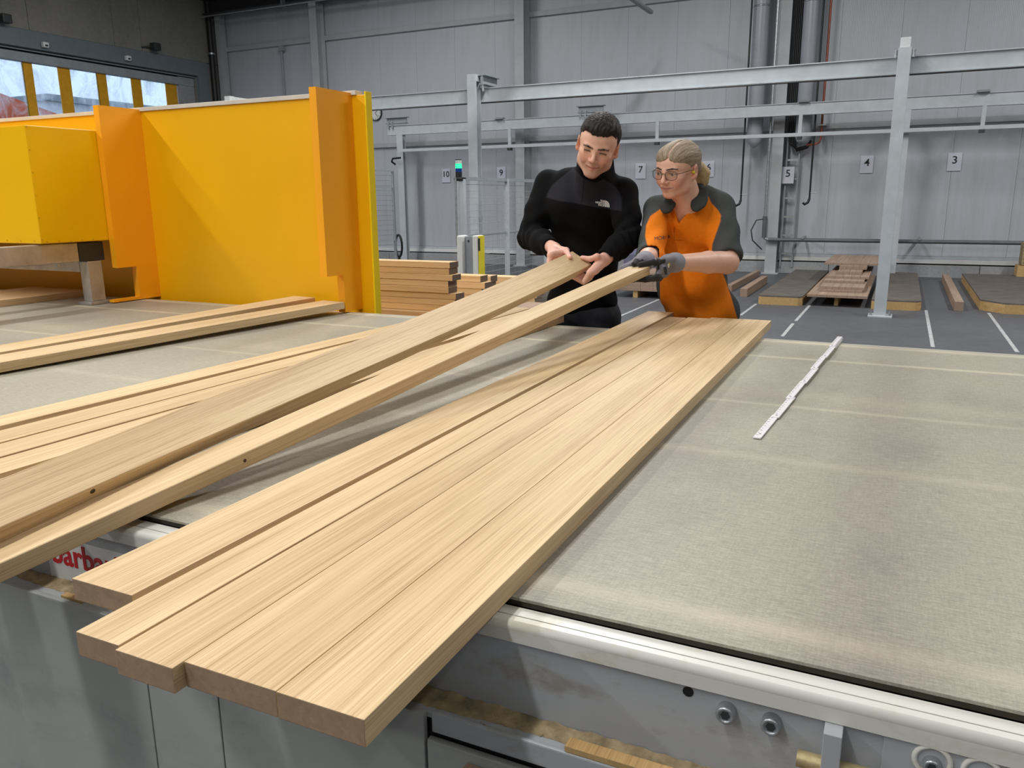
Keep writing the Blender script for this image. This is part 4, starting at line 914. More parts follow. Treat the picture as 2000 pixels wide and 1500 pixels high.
class Head:
    def __init__(s, R, eye, sc, fem=False, zs=1.0):
        s.R = R; s.sc = sc; s.z3 = np.array((1., 1., zs)); s.O = np.array(eye)-R@np.array((0, .086, 0))*sc; s.fem = fem
    def W(s, p): return s.O+s.R@(np.array(p, float)*s.z3*s.sc)
    def loc(s, V): return (V-s.O)@s.R/s.sc/s.z3
    def e(s, S, c, r, k=.01, sub=False, rot=None):
        R = s.R if rot is None else s.R@np.array(Euler(rot).to_matrix()); S.ell(s.W(c), np.array(r)*s.sc*s.z3, R, k*s.sc, sub)
    def c(s, S, a, b, ra, rb, k=.01, sub=False): S.cone(s.W(a), s.W(b), ra*s.sc, rb*s.sc, k*s.sc, sub)
    def build(s, S):
        fm = s.fem; jw = .95 if fm else .97
        s.e(S, (0, -.014, .032), (.0745, .097, .084), .02)
        s.e(S, (0, .028, .034), (.064, .060, .062), .03)
        s.e(S, (0, .032, -.028), (.060*jw, .054, .064), .03)
        for q in (-1, 1):
            s.c(S, (q*.056*jw, -.008, -.045), (q*.047*jw, .014, -.075), .016, .016, .03)       # jaw angle
            s.c(S, (q*.047*jw, .014, -.075), (q*.015, .064, -.102), .017, .015 if not fm else .0135, .03)
            s.e(S, (q*.042, .056, -.022), (.021, .022, .017), .018)                             # cheekbone
            s.e(S, (q*.034, .064, -.046), (.018, .018, .02), .02)                               # cheek
        s.e(S, (0, .074 if not fm else .069, -.102), (.0175 if not fm else .015, .0135, .0135), .02)                                     # chin
        s.e(S, (0, .067, -.064), (.03, .023, .027), .02)                                        # muzzle
        bz = 0 if fm else -.003; s.c(S, (-.038, .0775, .018+bz), (-.008, .086, .0155+bz), .0088, .0088, .013); s.c(S, (.038, .0775, .018+bz), (.008, .086, .0155+bz), .0088, .0088, .013)
        for q in (-1, 1): s.e(S, (q*.0325, .0985, -.001), (.0165, .0135, .0092), .011, True)     # eye sockets
        for q in (-1, 1):
            s.e(S, (q*.0315, .0725, -.001), (.0145, .0145, .0135), .003)                         # eyeball with lid
            s.c(S, (q*.0315-.0125, .079, .0035), (q*.0315+.0125, .079, .0035), .0052, .0052, .004)
            s.c(S, (q*.0315-.011, .0788, -.0085), (q*.0315+.011, .0788, -.0085), .0042, .0042, .006)   # lower lid / bag
        s.c(S, (0, .088, .010), (0, .1045, -.027), .0068, .0085, .012)                           # nose bridge
        s.e(S, (0, .106, -.035), (.0098, .0105, .0088), .008)
        for q in (-1, 1): s.e(S, (q*.0125, .0945, -.0385), (.0072, .0098, .0072), .006)
        for q in (-1, 1):
            s.c(S, (q*.026, .0795, -.0640), (q*.004, .0915, -.0640), .0030, .0046, .005)
            s.c(S, (q*.022, .0805, -.0700), (0, .0890, -.0765), .0034, .0056, .006)
        s.c(S, (-.030, .0870, -.0648), (0, .0965, -.0703), .0018, .0018, .003, True); s.c(S, (.030, .0870, -.0648), (0, .0965, -.0703), .0018, .0018, .003, True)
        for q in (-1, 1): s.c(S, (q*.021, .093, -.041), (q*.034, .0815, -.064), .0016, .0014, .008, True)   # smile folds
        for q in (-1, 1):                                                                       # ears
            s.e(S, (q*.078, -.012, -.008), (.0085, .020, .033), .008, False, (.12, 0, -q*.45))
            s.e(S, (q*.0875, -.004, -.006), (.0065, .0095, .019), .004, True, (.12, 0, -q*.45))
            s.e(S, (q*.0785, .0, -.034), (.006, .0085, .010), .008)
    def paint(s, V, base, blush, lip, brow, stubble=None, eyes=False):
        q = s.loc(V); S_, F_, U_ = q.T; c = np.tile(np.array(base), (len(V), 1)); on = (F_ > .02)
        c = mixcol(c, on*.62*gz(np.abs(S_)-.040, .022)*gz(U_+.038, .024), blush)
        c = mixcol(c, .40*gz(S_, .016)*gz(U_+.036, .014)*(F_ > .09), blush)
        ear = np.abs(S_) > .073; c = mixcol(c, ear*.45*gz(U_+.005, .05), blush)
        if stubble is not None:
            m = on*np.clip((-.038-U_)/.02, 0, 1)*np.clip((.085-np.abs(U_+.07)-.0)/.03, 0, 1); m = m*np.clip((np.hypot(S_/.9, (U_+.068)*1.4)-.018)/.012, 0, 1); c = mixcol(c, m*.36, stubble)
            c = mixcol(c, on*.42*gz(U_+.0535, .006)*gz(S_, .026)*(F_ > .08), stubble)
        um_ = U_+.0700-.0055*(np.abs(S_)/.03)**1.5; lipc = (np.abs(um_) < .0098-.0098*(np.abs(S_)/.030)**2)*(F_ > .074); c = mixcol(c, lipc*.72, lip)
        c = mixcol(c, gz(um_, .0017)*(np.abs(S_) < .032)*(F_ > .066)*.85, tuple(x*.25 for x in lip))  # mouth groove: shade between the lips painted into the colour
        a = np.abs(S_)
        eye_zone = (np.abs(a-.0315) < .0145)*(F_ > .06); arc = -.0022+.0022*((a-.0315)/.0145)**2*(-1)
        c = mixcol(c, eye_zone*gz(U_-arc, .0042)*(.97 if not eyes else .25), (.012, .009, .008))  # lash line, broadened to stand in for shaded eye sockets
        if eyes:
            c = mixcol(c, eye_zone*(np.abs(U_+.003)<.0052-.0052*((a-.0315)/.0135)**2)*.85, srgb(206, 190, 182)); c = mixcol(c, (np.hypot(a-.0325+.002*np.sign(S_), (U_+.003)*1.0) < .0056)*(F_ > .06)*.95, srgb(46, 36, 30)); c = mixcol(c, eye_zone*gz(U_-.0030+.0026*((a-.0315)/.0145)**2, .0020)*.95, (.015, .011, .01))
        c = mixcol(c, eye_zone*gz(U_-.0085, .0045)*(.30 if eyes else .5), tuple(x*.5 for x in base))  # shade of the eyelid crease painted into the skin colour
        c = mixcol(c, eye_zone*gz(U_+.012, .006)*.16, tuple(x*.55 for x in base))
        by = (.0125 if not s.fem else .0205)+.005*gz(a-.032, .016)-.09*np.clip(a-.043, 0, 1); m = (a > .009)*(a < .052)*(F_ > .05)*gz(U_-by, .0042 if not s.fem else .003); c = mixcol(c, m*.92, brow)
        return c
def hand(S, W, mcps, pips, dips, tips, thumb, r=.0088, wr=.024, k=.007):
    """palm from wrist to knuckles, four bent fingers, thumb chain from the palm side"""
    W = np.array(W); mc = [np.array(m) for m in mcps]; cen = sum(mc)/4
    for i, m in enumerate(mc):
        S.cone(W+(m-cen)*.45, m, wr*.66, r*1.32, .014)
    for i in range(3): S.cone(mc[i], mc[i+1], r*1.25, r*1.25, .010)
    S.cone(W*.5+cen*.5+(mc[0]-cen)*.3, W*.5+cen*.5+(mc[3]-cen)*.3, r*1.5, r*1.4, .012)
    fr = (1.0, 1.04, 1.0, .86)
    for i in range(4):
        q = r*fr[i]; S.chain([mc[i], pips[i], dips[i], tips[i]], [q*1.15, q*1.03, q*.94, q*.80], .004)
    th = [np.array(t) for t in thumb]; S.cone(W*.55+th[0]*.45, th[0], wr*.6, r*1.6, .016)
    S.chain(th, [r*1.65, r*1.28, r*1.18, r*.95][:len(th)], .006)
V3 = lambda p: np.array(p, float)
def P_(x, y, Y): return np.array(atY(x, y, Y))
# ================================================================== THE MAN
manO = (P_(1137, 600, 3.32)[0], 3.32, 0.0)
Hm = Head(frame(math.radians(12), math.radians(21), math.radians(14.5)), P_(1162.5, 296, 3.02), .985, False, .94)
nb = P_(1163, 356, 3.20)
sL, sR = P_(1073, 362, 3.27), P_(1216, 377, 3.24)
eL, eR = P_(1037, 461, 3.17), P_(1229, 463, 3.13)
wL, wR = P_(1082, 486, 2.945), P_(1181, 506, 2.945)
chest, waist, hip = P_(1146, 410, 3.27), P_(1138, 510, 3.29), P_(1137, 592, 3.32)
lat = np.array((1., .12, 0)); lat /= np.linalg.norm(lat); fw = np.array((lat[1], -lat[0], 0)); Rt = np.array([lat, -fw, (0, 0, 1)]).T
B = SDF(); Hm.build(B)
B.cone(Hm.W((0, -.028, -.05)), nb, .056, .060, .02); B.cone(Hm.W((0, .01, -.08)), nb+np.array((0, -.02, .01)), .038, .05, .02)
B.ell(chest, (.165, .095, .17), Rt, .03); B.ell(waist, (.135, .085, .16), Rt, .03); B.ell(hip, (.145, .09, .11), Rt, .03); B.cone(nb, chest, .06, .09, .03)
for s_, e_, w_ in ((sL, eL, wL), (sR, eR, wR)): B.cone(chest+(s_-chest)*.5, s_, .06, .045, .02); B.chain([s_, e_, w_], [.042, .036, .026], .01)
nA = lambda y: np.array(bpt(PAR_A, y, 0, 0)-bpt(PAR_A, y, 0, 1))/.0307
bA = lambda y, sd, lo: np.array(bpt(PAR_A, y, sd, lo))
yi = (2.745, 2.768, 2.791, 2.812)
hand(B, wL, [bA(y, -1, .3)+V3((-.026, .012+.012*i, .018-.003*i)) for i, y in enumerate(yi)],
     [bA(y-.006, -1, 1)+V3((-.018, 0, -.006)) for y in yi],
     [bA(y-.010, -.62, 1)-nA(y)*.0095+V3((-.004, 0, -.004)) for y in yi], [bA(y-.012, -.1, 1)-nA(y)*.0085 for y in yi],
     [wL+V3((.022, -.035, .004)), P_(1106, 489, 2.875), P_(1111, 501, 2.835), bA(2.805, -.42, 0)+nA(2.8)*.0078])
yi = (2.80, 2.823, 2.846, 2.868)
hand(B, wR, [bA(y, 1, .5)+V3((.034-.002*i, .004, -.002-.002*i)) for i, y in enumerate(yi)],
     [bA(y-.006, 1, 1)+V3((.022, -.004, -.022)) for y in yi],
     [bA(y-.012, .55, 1)-nA(y)*.013 for y in yi], [bA(y-.014, -.05, 1)-nA(y)*.0088 for y in yi],
     [wR+V3((-.002, -.045, .004)), P_(1166, 501, 2.875), P_(1153, 506, 2.868), bA(2.868, .12, 0)+nA(2.86)*.0078])
SK_M = srgb(228, 180, 156)
def paint_man(V, Nn):
    c = Hm.paint(V, SK_M, srgb(218, 146, 128), srgb(190, 116, 106), srgb(40, 30, 26), srgb(150, 120, 106))
    far = np.linalg.norm(V-Hm.O, axis=1) > .2; c[far] = srgb(232, 180, 160); return c
man, Vm, Fm = sdf_object('person', B, .0025, SKIN, manO, None, paint_man)
tag(man, 'man in a black quarter-zip pullover bending over the end of an oak board', 'person')
# hair
H = SDF(); Hm.e(H, (0, -.019, .042), (.0805, .103, .0865), .01); Hm.e(H, (.0, .030, .086), (.058, .050, .034), .03); Hm.e(H, (-.01, .050, .080), (.046, .034, .022), .02)
def hair_cut_m(P):
    q = Hm.loc(P); a = np.abs(q[:, 0])
    um = np.interp(q[:, 1], [-.12, -.06, -.02, .012, .030, .040, .046, .052, .12], [-.062, -.048, -.022, -.022, -.030, -.008, .040, .064, .066])
    um = um+.006*gz(a-.045, .014)*(q[:, 1] > .045)+.0025*np.sin(q[:, 0]*210)*np.sin(q[:, 0]*77+1)*(q[:, 1] > .045); return (um-q[:, 2])*Hm.sc*.8
H.cut(hair_cut_m, .004)
H.cut(lambda P: -(np.linalg.norm((Hm.loc(P)-np.array((0, -.013, .030)))/np.array((.071, .093, .080)), axis=1)-1)*.06, .003)
def hair_disp(P):
    q = Hm.loc(P)*np.array((1, 1, 1)); return .0020*np.sin(q[:, 0]*310+3*np.sin(q[:, 1]*90))*np.sin(q[:, 1]*230+q[:, 2]*160+2*np.sin(q[:, 0]*120))-.0010
H.disp = hair_disp
o, V_, F_ = sdf_object('hair', H, .0025, HAIRM, manO, man, lambda V, Nn: mixcol(np.tile(np.array(srgb(30, 25, 22)), (len(V), 1)), .5*(np.sin(Hm.loc(V)[:, 0]*300)*.5+.5), srgb(52, 44, 38)), 1)
for q in (-1, 1):   # eyebrows are raised hair too
    E_ = SDF(); Hm.c(E_, (q*.013, .0925, .0115), (q*.031, .0895, .0165), .0030, .0030, .004); Hm.c(E_, (q*.031, .0895, .0165), (q*.050, .0755, .0125), .0030, .0016, .004)
    sdf_object('eyebrow', E_, .0016, HAIRM, manO, man, lambda V, Nn: np.tile(np.array(srgb(42, 33, 28)), (len(V), 1)), 1)
# pullover
S = SDF()
S.ell(chest+V3((0, 0, .01)), (.182, .118, .178), Rt, .04); S.ell(waist, (.156, .110, .17), Rt, .05); S.ell(hip+V3((0, 0, .01)), (.158, .112, .12), Rt, .06)
S.ell(chest+fw*.045+lat*.07+V3((0, 0, .02)), (.085, .075, .075), Rt, .04); S.ell(chest+fw*.045-lat*.07+V3((0, 0, .02)), (.085, .075, .075), Rt, .04)
for s_ in (sL, sR): S.cone(nb+V3((0, .02, -.035)), s_, .062, .058, .05)
S.chain([sL, sL*.45+eL*.55, eL, eL*.5+wL*.5, wL+(eL-wL)*.10], [.066, .062, .053, .047, .0395], .02)
S.chain([sR, sR*.45+eR*.55, eR, eR*.5+wR*.5, wR+(eR-wR)*.10], [.062, .058, .050, .046, .0395], .02)
# stand collar
S.cone(nb+V3((0, .012, -.02)), Hm.W((0, -.032, -.064)), .079, .0720, .02); S.cone(nb+fw*.02, Hm.W((0, .004, -.104)), .072, .058, .02)
S.cone(Hm.W((0, -.026, -.082)), Hm.W((0, -.026, -.02)), .0615, .0625, .004, True); S.cone(Hm.W((0, .028, -.092)), Hm.W((0, .035, -.05)), .046, .05, .004, True)
for e_, w_ in ((eL, wL), (eR, wR)):
    d = (w_-e_)/np.linalg.norm(w_-e_); S.cone(w_-d*.022, w_+d*.03, .031, .031, .004, True)
S.cut(lambda P: (hip[2]-.048)-P[:, 2], .006)
def seglen(P, a, b): d = b-a; t = np.clip((P-a)@d/(d@d), -.1, 1.1); return t, np.linalg.norm(P-a-t[:, None]*d, axis=1)
def folds_m(P):
    r = np.zeros(len(P))
    for a, b, ph in ((sL, eL, .3), (sR, eR, 1.1)):
        t, dd = seglen(P, a, b); r += .006*gz(dd, .08)*np.clip(t*1.4-.35, 0, 1)*np.sin(t*26+P[:, 0]*55+P[:, 1]*30+ph+1.2*np.sin(P[:, 1]*40))
    for a, b, ph in ((eL, wL, .9), (eR, wR, 2.0)):
        t, dd = seglen(P, a, b); r += .0055*gz(dd, .07)*np.clip(1.15-t*.8, 0, 1)*np.sin(t*30+P[:, 2]*60+ph+1.5*np.sin(P[:, 0]*35))
    tz = P[:, 2]; bd = gz(np.abs(P[:, 0]-chest[0]), .2)*(P[:, 1] < chest[1]+.05)
    r += .0045*bd*np.clip((chest[2]+.02-tz)/.1, 0, 1)*np.sin(tz*42+18*np.abs(P[:, 0]-chest[0])+1.5*np.sin(P[:, 0]*25+tz*9))
    r += .0035*bd*np.clip((tz-chest[2]+.02)/.08, 0, 1)*np.sin((P[:, 0]-chest[0])*60+(tz-chest[2])*25)
    return r
S.disp = folds_m
YOKE = [(1120, 328), (1100, 343), (1078, 362), (1068, 380), (1067, 386), (1090, 392), (1119, 396), (1165, 405), (1214, 412), (1214, 385), (1203, 365), (1180, 350), (1162, 357), (1140, 350)]
def paint_sweater(V, Nn):
    c = np.tile(np.array(srgb(13, 13, 14)), (len(V), 1)); p = px(V); front = (Nn@(-np.array(_f)) > .05) & (V[:, 1] < chest[1]+.02)
    c = mixcol(c, softpoly(p, YOKE)*front, srgb(42, 42, 48)); c = mixcol(c, front*(np.abs(p[:, 0]-(1141-.09*(p[:, 1]-350))) < 1.3)*(p[:, 1] > 352)*(p[:, 1] < 395)*.8, srgb(24, 24, 27)); return c
sw, Vs, Fs = sdf_object('pullover', S, .0035, KNIT, manO, man, paint_sweater)
def decal(parent, V, Fc, name, mat, me, cx, cy, right, up, dirn, off=.0015, arch=0, org=None):
    """flat print carried by the cloth: vertices dropped onto the garment along dirn"""
    bvh = BVHTree.FromPolygons([tuple(v) for v in V], [tuple(f) for f in Fc]); right = Vector(right); up = Vector(up); dirn = Vector(dirn)
    bmx = bmesh.new(); bmx.from_mesh(me); bmesh.ops.triangulate(bmx, faces=bmx.faces[:]); bmesh.ops.subdivide_edges(bmx, edges=[e for e in bmx.edges if e.calc_length() > .006], cuts=2, use_grid_fill=False)
    base = Vector((cx, cy[0], cy[1])) if not isinstance(cx, Vector) else cx
    for v in bmx.verts:
        p = base+right*v.co.x+up*v.co.y; hit = bvh.ray_cast(p-dirn*.3, dirn); q = hit[0] if hit[0] is not None else p
        v.co = q-dirn*(off+v.co.z)-Vector(org)
    me2 = bpy.data.meshes.new(name); bmx.to_mesh(me2); bmx.free(); me2.materials.append(mat); return link(name, me2, parent)
dirm = ray(1180, 398).normalized(); rgt = dirm.cross(Vector((0, 0, 1))).normalized(); up = rgt.cross(dirm); ra = math.radians(-9); rg = rgt*math.cos(ra)+up*math.sin(ra); u2 = up*math.cos(ra)-rgt*math.sin(ra)
cp = atY(1180, 398, 3.15); sc_ = 1/490.
def txt_at(t, size, dx, dy, mat=WHITEINK, align='LEFT', bold=.00045, base=cp, parent=sw, V=Vs, Fc=Fs, d=dirm, r=rg, u=u2, name='chest_print', org=manO):
    me = text_mesh(t, size, 't', .0002, align, bold); return decal(parent, V, Fc, name, mat, me, base+r*dx+u*dy, None, r, u, d, .0012, 0, org)
for t, dx, dy in (('THE', .6, 4.5), ('NORTH', .6, .4), ('FACE', .6, -3.7)): txt_at(t, .0104, dx*sc_, dy*sc_, WHITEINK, 'RIGHT')
for r0, r1 in ((1.0, 5.4), (5.8, 8.6), (9.0, 11.6)):     # half-dome arcs
    n = 14; vs = []; 
    for k in range(n+1):
        a = PI/2*k/n; vs += [(r0*math.cos(a), r0*math.sin(a)), (r1*math.cos(a), r1*math.sin(a))]
    me = bpy.data.meshes.new('arc'); me.from_pydata([(x*sc_*.92, y*sc_*1.05, 0) for x, y in vs], [], [(2*k, 2*k+1, 2*k+3, 2*k+2) for k in range(n)])
    decal(sw, Vs, Fs, 'chest_emblem', WHITEINK, me, cp+rg*1.0*sc_-u2*5.6*sc_, None, rg, u2, dirm, .0012, 0, manO)
# trousers and shoes
T = SDF(); T.ell(hip+V3((0, 0, -.03)), (.150, .105, .10), Rt, .04)
for q in (-1, 1):
    a = hip+lat*.085*q+V3((0, 0, -.06)); kn = np.array((a[0]+.02*q, a[1]-.02, .50)); an = np.array((a[0]+.03*q, a[1]+.02, .09)); T.chain([a, kn, an], [.090, .068, .058], .03)
T.cut(lambda P: .035-P[:, 2], .006); T.disp = lambda P: .004*np.sin(P[:, 2]*55+P[:, 0]*30)*np.clip((1.-P[:, 2])*3, 0, 1)
sdf_object('trousers', T, .007, DENIM, manO, man)
for q in (-1, 1):
    a = hip+lat*.115*q; Z = SDF(); Z.cone((a[0], a[1]+.05, .045), (a[0]+.02*q, a[1]-.13, .036), .044, .036, .02); Z.cut(lambda P: .001-P[:, 2], .003); sdf_object('shoe', Z, .006, SHOE, manO, man)

# ================================================================== THE WOMAN
womO = (P_(1365, 610, 3.42)[0], 3.42, 0.0)
Hw = Head(frame(math.radians(-19), math.radians(14), math.radians(5)), P_(1300, 339.5, 3.10), .955, True, .855)
nbw = P_(1346, 402, 3.27)
tL, tR = P_(1286, 411, 3.30), P_(1405, 406, 3.36)
fL, fR = P_(1270, 497, 3.03), P_(1420, 512, 3.20)
gL, gR = P_(1258, 512, 2.845), P_(1309, 513, 2.868)
ch, wa, hi_ = P_(1347, 440, 3.36), P_(1352, 540, 3.38), P_(1372, 612, 3.42)
latw = np.array((1., -.10, 0)); latw /= np.linalg.norm(latw); fww = np.array((latw[1], -latw[0], 0)); Rw = np.array([latw, -fww, (0, 0, 1)]).T
W_ = SDF(); Hw.build(W_)
W_.cone(Hw.W((0, -.03, -.05)), nbw, .048, .056, .02); W_.cone(Hw.W((0, .012, -.085)), nbw+fww*.015, .034, .048, .02)
W_.ell(ch, (.140, .095, .16), Rw, .03); W_.cone(nbw, ch+fww*.045+V3((0, 0, .02)), .055, .062, .03); W_.ell(P_(1331, 419, 3.262), (.030, .034, .045), Rw, .03); W_.ell(wa, (.125, .09, .15), Rw, .03); W_.ell(hi_, (.13, .09, .1), Rw, .03)
for s_, e_, w_ in ((tL, fL, gL), (tR, fR, gR)):
    W_.cone(ch+(s_-ch)*.5, s_, .055, .042, .02); re = .036 if e_ is fL else .044; W_.chain([s_, e_], [.040, re], .01); W_.chain([e_, e_*.65+w_*.35, w_*.9+e_*.1], [re, re*.92, .0285], .014)
bB = lambda y, sd, lo: np.array(bpt(PAR_B, y, sd, lo))
SK_W = srgb(228, 180, 156)
def paint_wom(V, Nn):
    c = Hw.paint(V, SK_W, srgb(222, 150, 132), srgb(196, 128, 118), srgb(62, 48, 40), None, True); d = np.linalg.norm(V-Hw.O, axis=1); c = mixcol(c, np.clip((d-.15)/.06, 0, 1)*(V[:, 2] > 1.28)*.6, srgb(220, 162, 142)); return c
wom, Vw, Fw = sdf_object('person', W_, .0026, SKIN, womO, None, paint_wom)
tag(wom, 'woman with glasses in an orange polo shirt gripping a narrow board with gloves', 'person')
# gloves
def glove(W, E, mc, pi, di, ti, th, lab):
    G = SDF(); hand(G, W, mc, pi, di, ti, th, .0098, .027); d = (W-E)/np.linalg.norm(W-E)
    G.cone(W-d*.028, W+d*.014, .0335, .0310, .012); G.cone(W-d*.032, W-d*.025, .0365, .0365, .006); G.cone(W-d*.07, W-d*.02, .0285, .0285, .003, True)
    tips = [np.array(p) for p in list(ti)+list(di)]; mcc = sum(np.array(m) for m in mc)/4
    pal = sum(tips)/len(tips)
    def pc(V, Nn):
        c = np.tile(np.array(srgb(122, 118, 126)), (len(V), 1)); c[(V-W)@d < 0] = srgb(138, 138, 146)
        m = np.zeros(len(V))
        for a, b in [(di[i], ti[i]) for i in range(4)]+[(pi[i], di[i]) for i in range(4)]+[(th[2], th[3])]:
            t, dd = seglen(V, np.array(a), np.array(b)); m = np.maximum(m, (dd < .0125)*1.)
        t, dd = seglen(V, np.array(th[1]), np.array(th[2])); m = np.maximum(m, ((dd < .014) & (Nn[:, 2] < .5))*1.)
        n_ = pal-mcc; n_ /= np.linalg.norm(n_); m = np.maximum(m, ((Nn@n_ > .62) & ((V-W)@d > .03))*1.)
        return mixcol(c, m, srgb(40, 40, 40))
    return sdf_object('work_glove', G, .0025, GLOVE, womO, wom, pc)
yi = (2.672, 2.695, 2.718, 2.738)
gl, Vg, Fg = glove(gR, fR, [P_(1290, 524, 2.775), P_(1293, 530, 2.80), P_(1296, 533, 2.825), P_(1299, 534, 2.845)],
    [P_(1283, 541, 2.752), P_(1285, 544, 2.775), P_(1287, 545, 2.80), P_(1289, 544, 2.82)],
    [bB(2.715, .75, 1)+V3((.004, 0, -.014)), bB(2.73, .7, 1)+V3((.004, .008, -.016)), bB(2.74, .7, 1)+V3((.004, .02, -.016)), bB(2.75, .7, 1)+V3((.004, .03, -.014))],
    [bB(2.70, .05, 1)+V3((0, 0, -.0105)), bB(2.715, 0, 1)+V3((0, .004, -.0105)), bB(2.728, 0, 1)+V3((0, .010, -.0105)), bB(2.735, .1, 1)+V3((0, .016, -.0105))],
    [P_(1312, 508, 2.83), P_(1294, 509, 2.79), P_(1280, 511, 2.752), bB(2.715, .30, 0)+V3((0, 0, .0095))], '')
bg_ = gR+V3((-.042, -.075, 0))
yj = (2.698, 2.714, 2.730, 2.744)
gl2, Vg2, Fg2 = glove(gL, fL, [bB(y, -1, .4)+V3((-.014, .022+.01*i, .004)) for i, y in enumerate(yj)],
    [bB(y-.004, -1, 1)+V3((-.017, 0, -.012)) for y in yj], [bB(y-.006, -.6, 1)+V3((0, 0, -.015)) for y in yj], [bB(y-.008, .1, 1)+V3((0, 0, -.0105)) for y in yj],
    [gL+V3((-.012, -.03, .006)), P_(1249, 509, 2.785), P_(1244, 511, 2.755), bB(2.722, -.35, 0)+V3((0, 0, .0095))], '')
dg_ = ray(1302, 522).normalized(); rg_ = dg_.cross(Vector((0, 0, 1))).normalized(); ug_ = rg_.cross(dg_); a_ = math.radians(-78)
rr = rg_*math.cos(a_)+ug_*math.sin(a_); uu = ug_*math.cos(a_)-rg_*math.sin(a_)
def patch(w_, h_, x, y, mat, nm, parent=gl, V=Vg, Fc=Fg):
    me = bpy.data.meshes.new('q'); n = 4; me.from_pydata([(w_*(i/n-.5), h_*(j/n-.5), 0) for j in range(n+1) for i in range(n+1)], [], [(j*(n+1)+i, j*(n+1)+i+1, (j+1)*(n+1)+i+1, (j+1)*(n+1)+i) for j in range(n) for i in range(n)])
    return decal(parent, V, Fc, nm, mat, me, atY(x, y, 2.8), None, rr, uu, dg_, .001, 0, womO)
patch(.028, .010, 1300, 529, BLACK, 'glove_patch'); patch(.013, .0045, 1305.5, 519, WHITEINK, 'glove_print'); patch(.011, .004, 1307.5, 516, YCURT, 'glove_print')
# hair with parting and ponytail
H2 = SDF(); Hw.e(H2, (0, -.018, .040), (.0805, .104, .090), .01); Hw.e(H2, (0, .03, .068), (.064, .05, .035), .03); Hw.e(H2, (.0, -.09, -.02), (.05, .035, .04), .03)
def hair_cut_w(P):
    q = Hw.loc(P); um = np.interp(q[:, 1], [-.13, -.08, -.03, .0, .018, .034, .05, .07, .12], [-.075, -.055, .0, .018, .010, .014, .044, .070, .074]); return (um-q[:, 2]-.85*np.abs(q[:, 0]-.010)*np.clip((q[:, 1]-.03)/.02, 0, 1))*Hw.sc*.7
H2.cut(hair_cut_w, .004)
H2.cut(lambda P: -(np.linalg.norm((Hw.loc(P)-np.array((0, -.013, .030)))/np.array((.070, .092, .079)), axis=1)-1)*.06, .003)
def pt_(p): return Hw.W(p)
H2.chain([pt_((.01, -.105, -.02)), pt_((.02, -.128, -.03)), pt_((.03, -.140, -.06)), pt_((.032, -.138, -.095)), pt_((.03, -.125, -.118))], [.020, .024, .028, .022, .008], .012)
def hdw(P):
    q = Hw.loc(P); an = np.arctan2(q[:, 0]-.018, q[:, 2]-.02); par = gz(q[:, 0]-.012, .0035)*(q[:, 1] > -.02)*(q[:, 2] > .05)
    return .0006*np.sin(an*23+2*np.sin(q[:, 1]*35))*np.sin(an*11+q[:, 1]*60)+.0003*np.sin(an*140+q[:, 1]*20)-.0006+.003*par
H2.disp = hdw
def paint_hw(V, Nn):
    q = Hw.loc(V); an = np.arctan2(q[:, 0]-.018, q[:, 2]-.02); st = np.clip(.5+.22*np.sin(an*19+2*np.sin(q[:, 1]*31))+.2*np.sin(an*47+q[:, 1]*22+1)+.16*np.sin(an*103+2.1+q[:, 1]*11)+.12*np.sin(an*211), 0, 1)
    c = mixcol(np.tile(np.array(srgb(122, 106, 88)), (len(V), 1)), st*.8, srgb(176, 160, 136)); c = mixcol(c, gz(q[:, 0]-.012, .003)*(q[:, 1] > -.0)*(q[:, 2] > .05)*.8, srgb(206, 168, 146))
    return mixcol(c, np.clip((-.10-q[:, 1])/.02, 0, 1)*.8, srgb(206, 180, 132))
sdf_object('hair', H2, .0026, HAIRM, womO, wom, paint_hw, 1)
for q in (-1, 1):
    E_ = SDF(); Hw.c(E_, (q*.014, .0955, .0205), (q*.033, .0900, .0262), .0024, .0024, .003); Hw.c(E_, (q*.033, .0900, .0262), (q*.050, .0795, .0225), .0024, .0014, .003)
    sdf_object('eyebrow', E_, .0016, HAIRM, womO, wom, lambda V, Nn: np.tile(np.array(srgb(58, 44, 36)), (len(V), 1)), 1)
# glasses, ear plug, necklace: worn with the head, so parts of the person
def wl(p): return tuple(Hw.W(p)-np.array(womO))
GF = plain('glasses_frame', srgb(70, 60, 54), .3, .6, .1)
gm = MB()
for q in (-1, 1):
    ring = []
    for t in np.linspace(0, 2*PI, 28, endpoint=False):
        ct, st_ = math.cos(t), math.sin(t); rx, ry = .0245, .0215; ring.append(wl((q*.0325+rx*abs(ct)**.85*np.sign(ct), .1035-.012*abs(q*.0325+rx*ct)/.057, -.004+ry*abs(st_)**.85*np.sign(st_))))
    gm.tube(ring, .0011, 6, closed=True)
    gm.tube([wl((q*.0565, .0925, .004)), wl((q*.0700, .082, .006)), wl((q*.0785, .03, .006)), wl((q*.0800, -.008, .006)), wl((q*.079, -.026, -.012))], .0013, 6)
gm.tube([wl((-.0085, .1015, .002)), wl((0, .1045, .005)), wl((.0085, .1015, .002))], .0011, 6)
gl_o = gm.build('glasses', GF, wom); gl_o['label'] = 'thin dark metal glasses'
LENS, nt_, b_ = nmat('lens_glass'); o_ = nt_.nodes['Material Output']; t_ = nt_.nodes.new('ShaderNodeBsdfTransparent'); g_ = nt_.nodes.new('ShaderNodeBsdfGlossy'); g_.inputs['Roughness'].default_value = .03; mx = nt_.nodes.new('ShaderNodeMixShader'); mx.inputs[0].default_value = .08; t_.inputs[0].default_value = (.93, .92, .92, 1)
L(nt_, t_.outputs[0], mx.inputs[1]); L(nt_, g_.outputs[0], mx.inputs[2]); L(nt_, mx.outputs[0], o_.inputs[0])
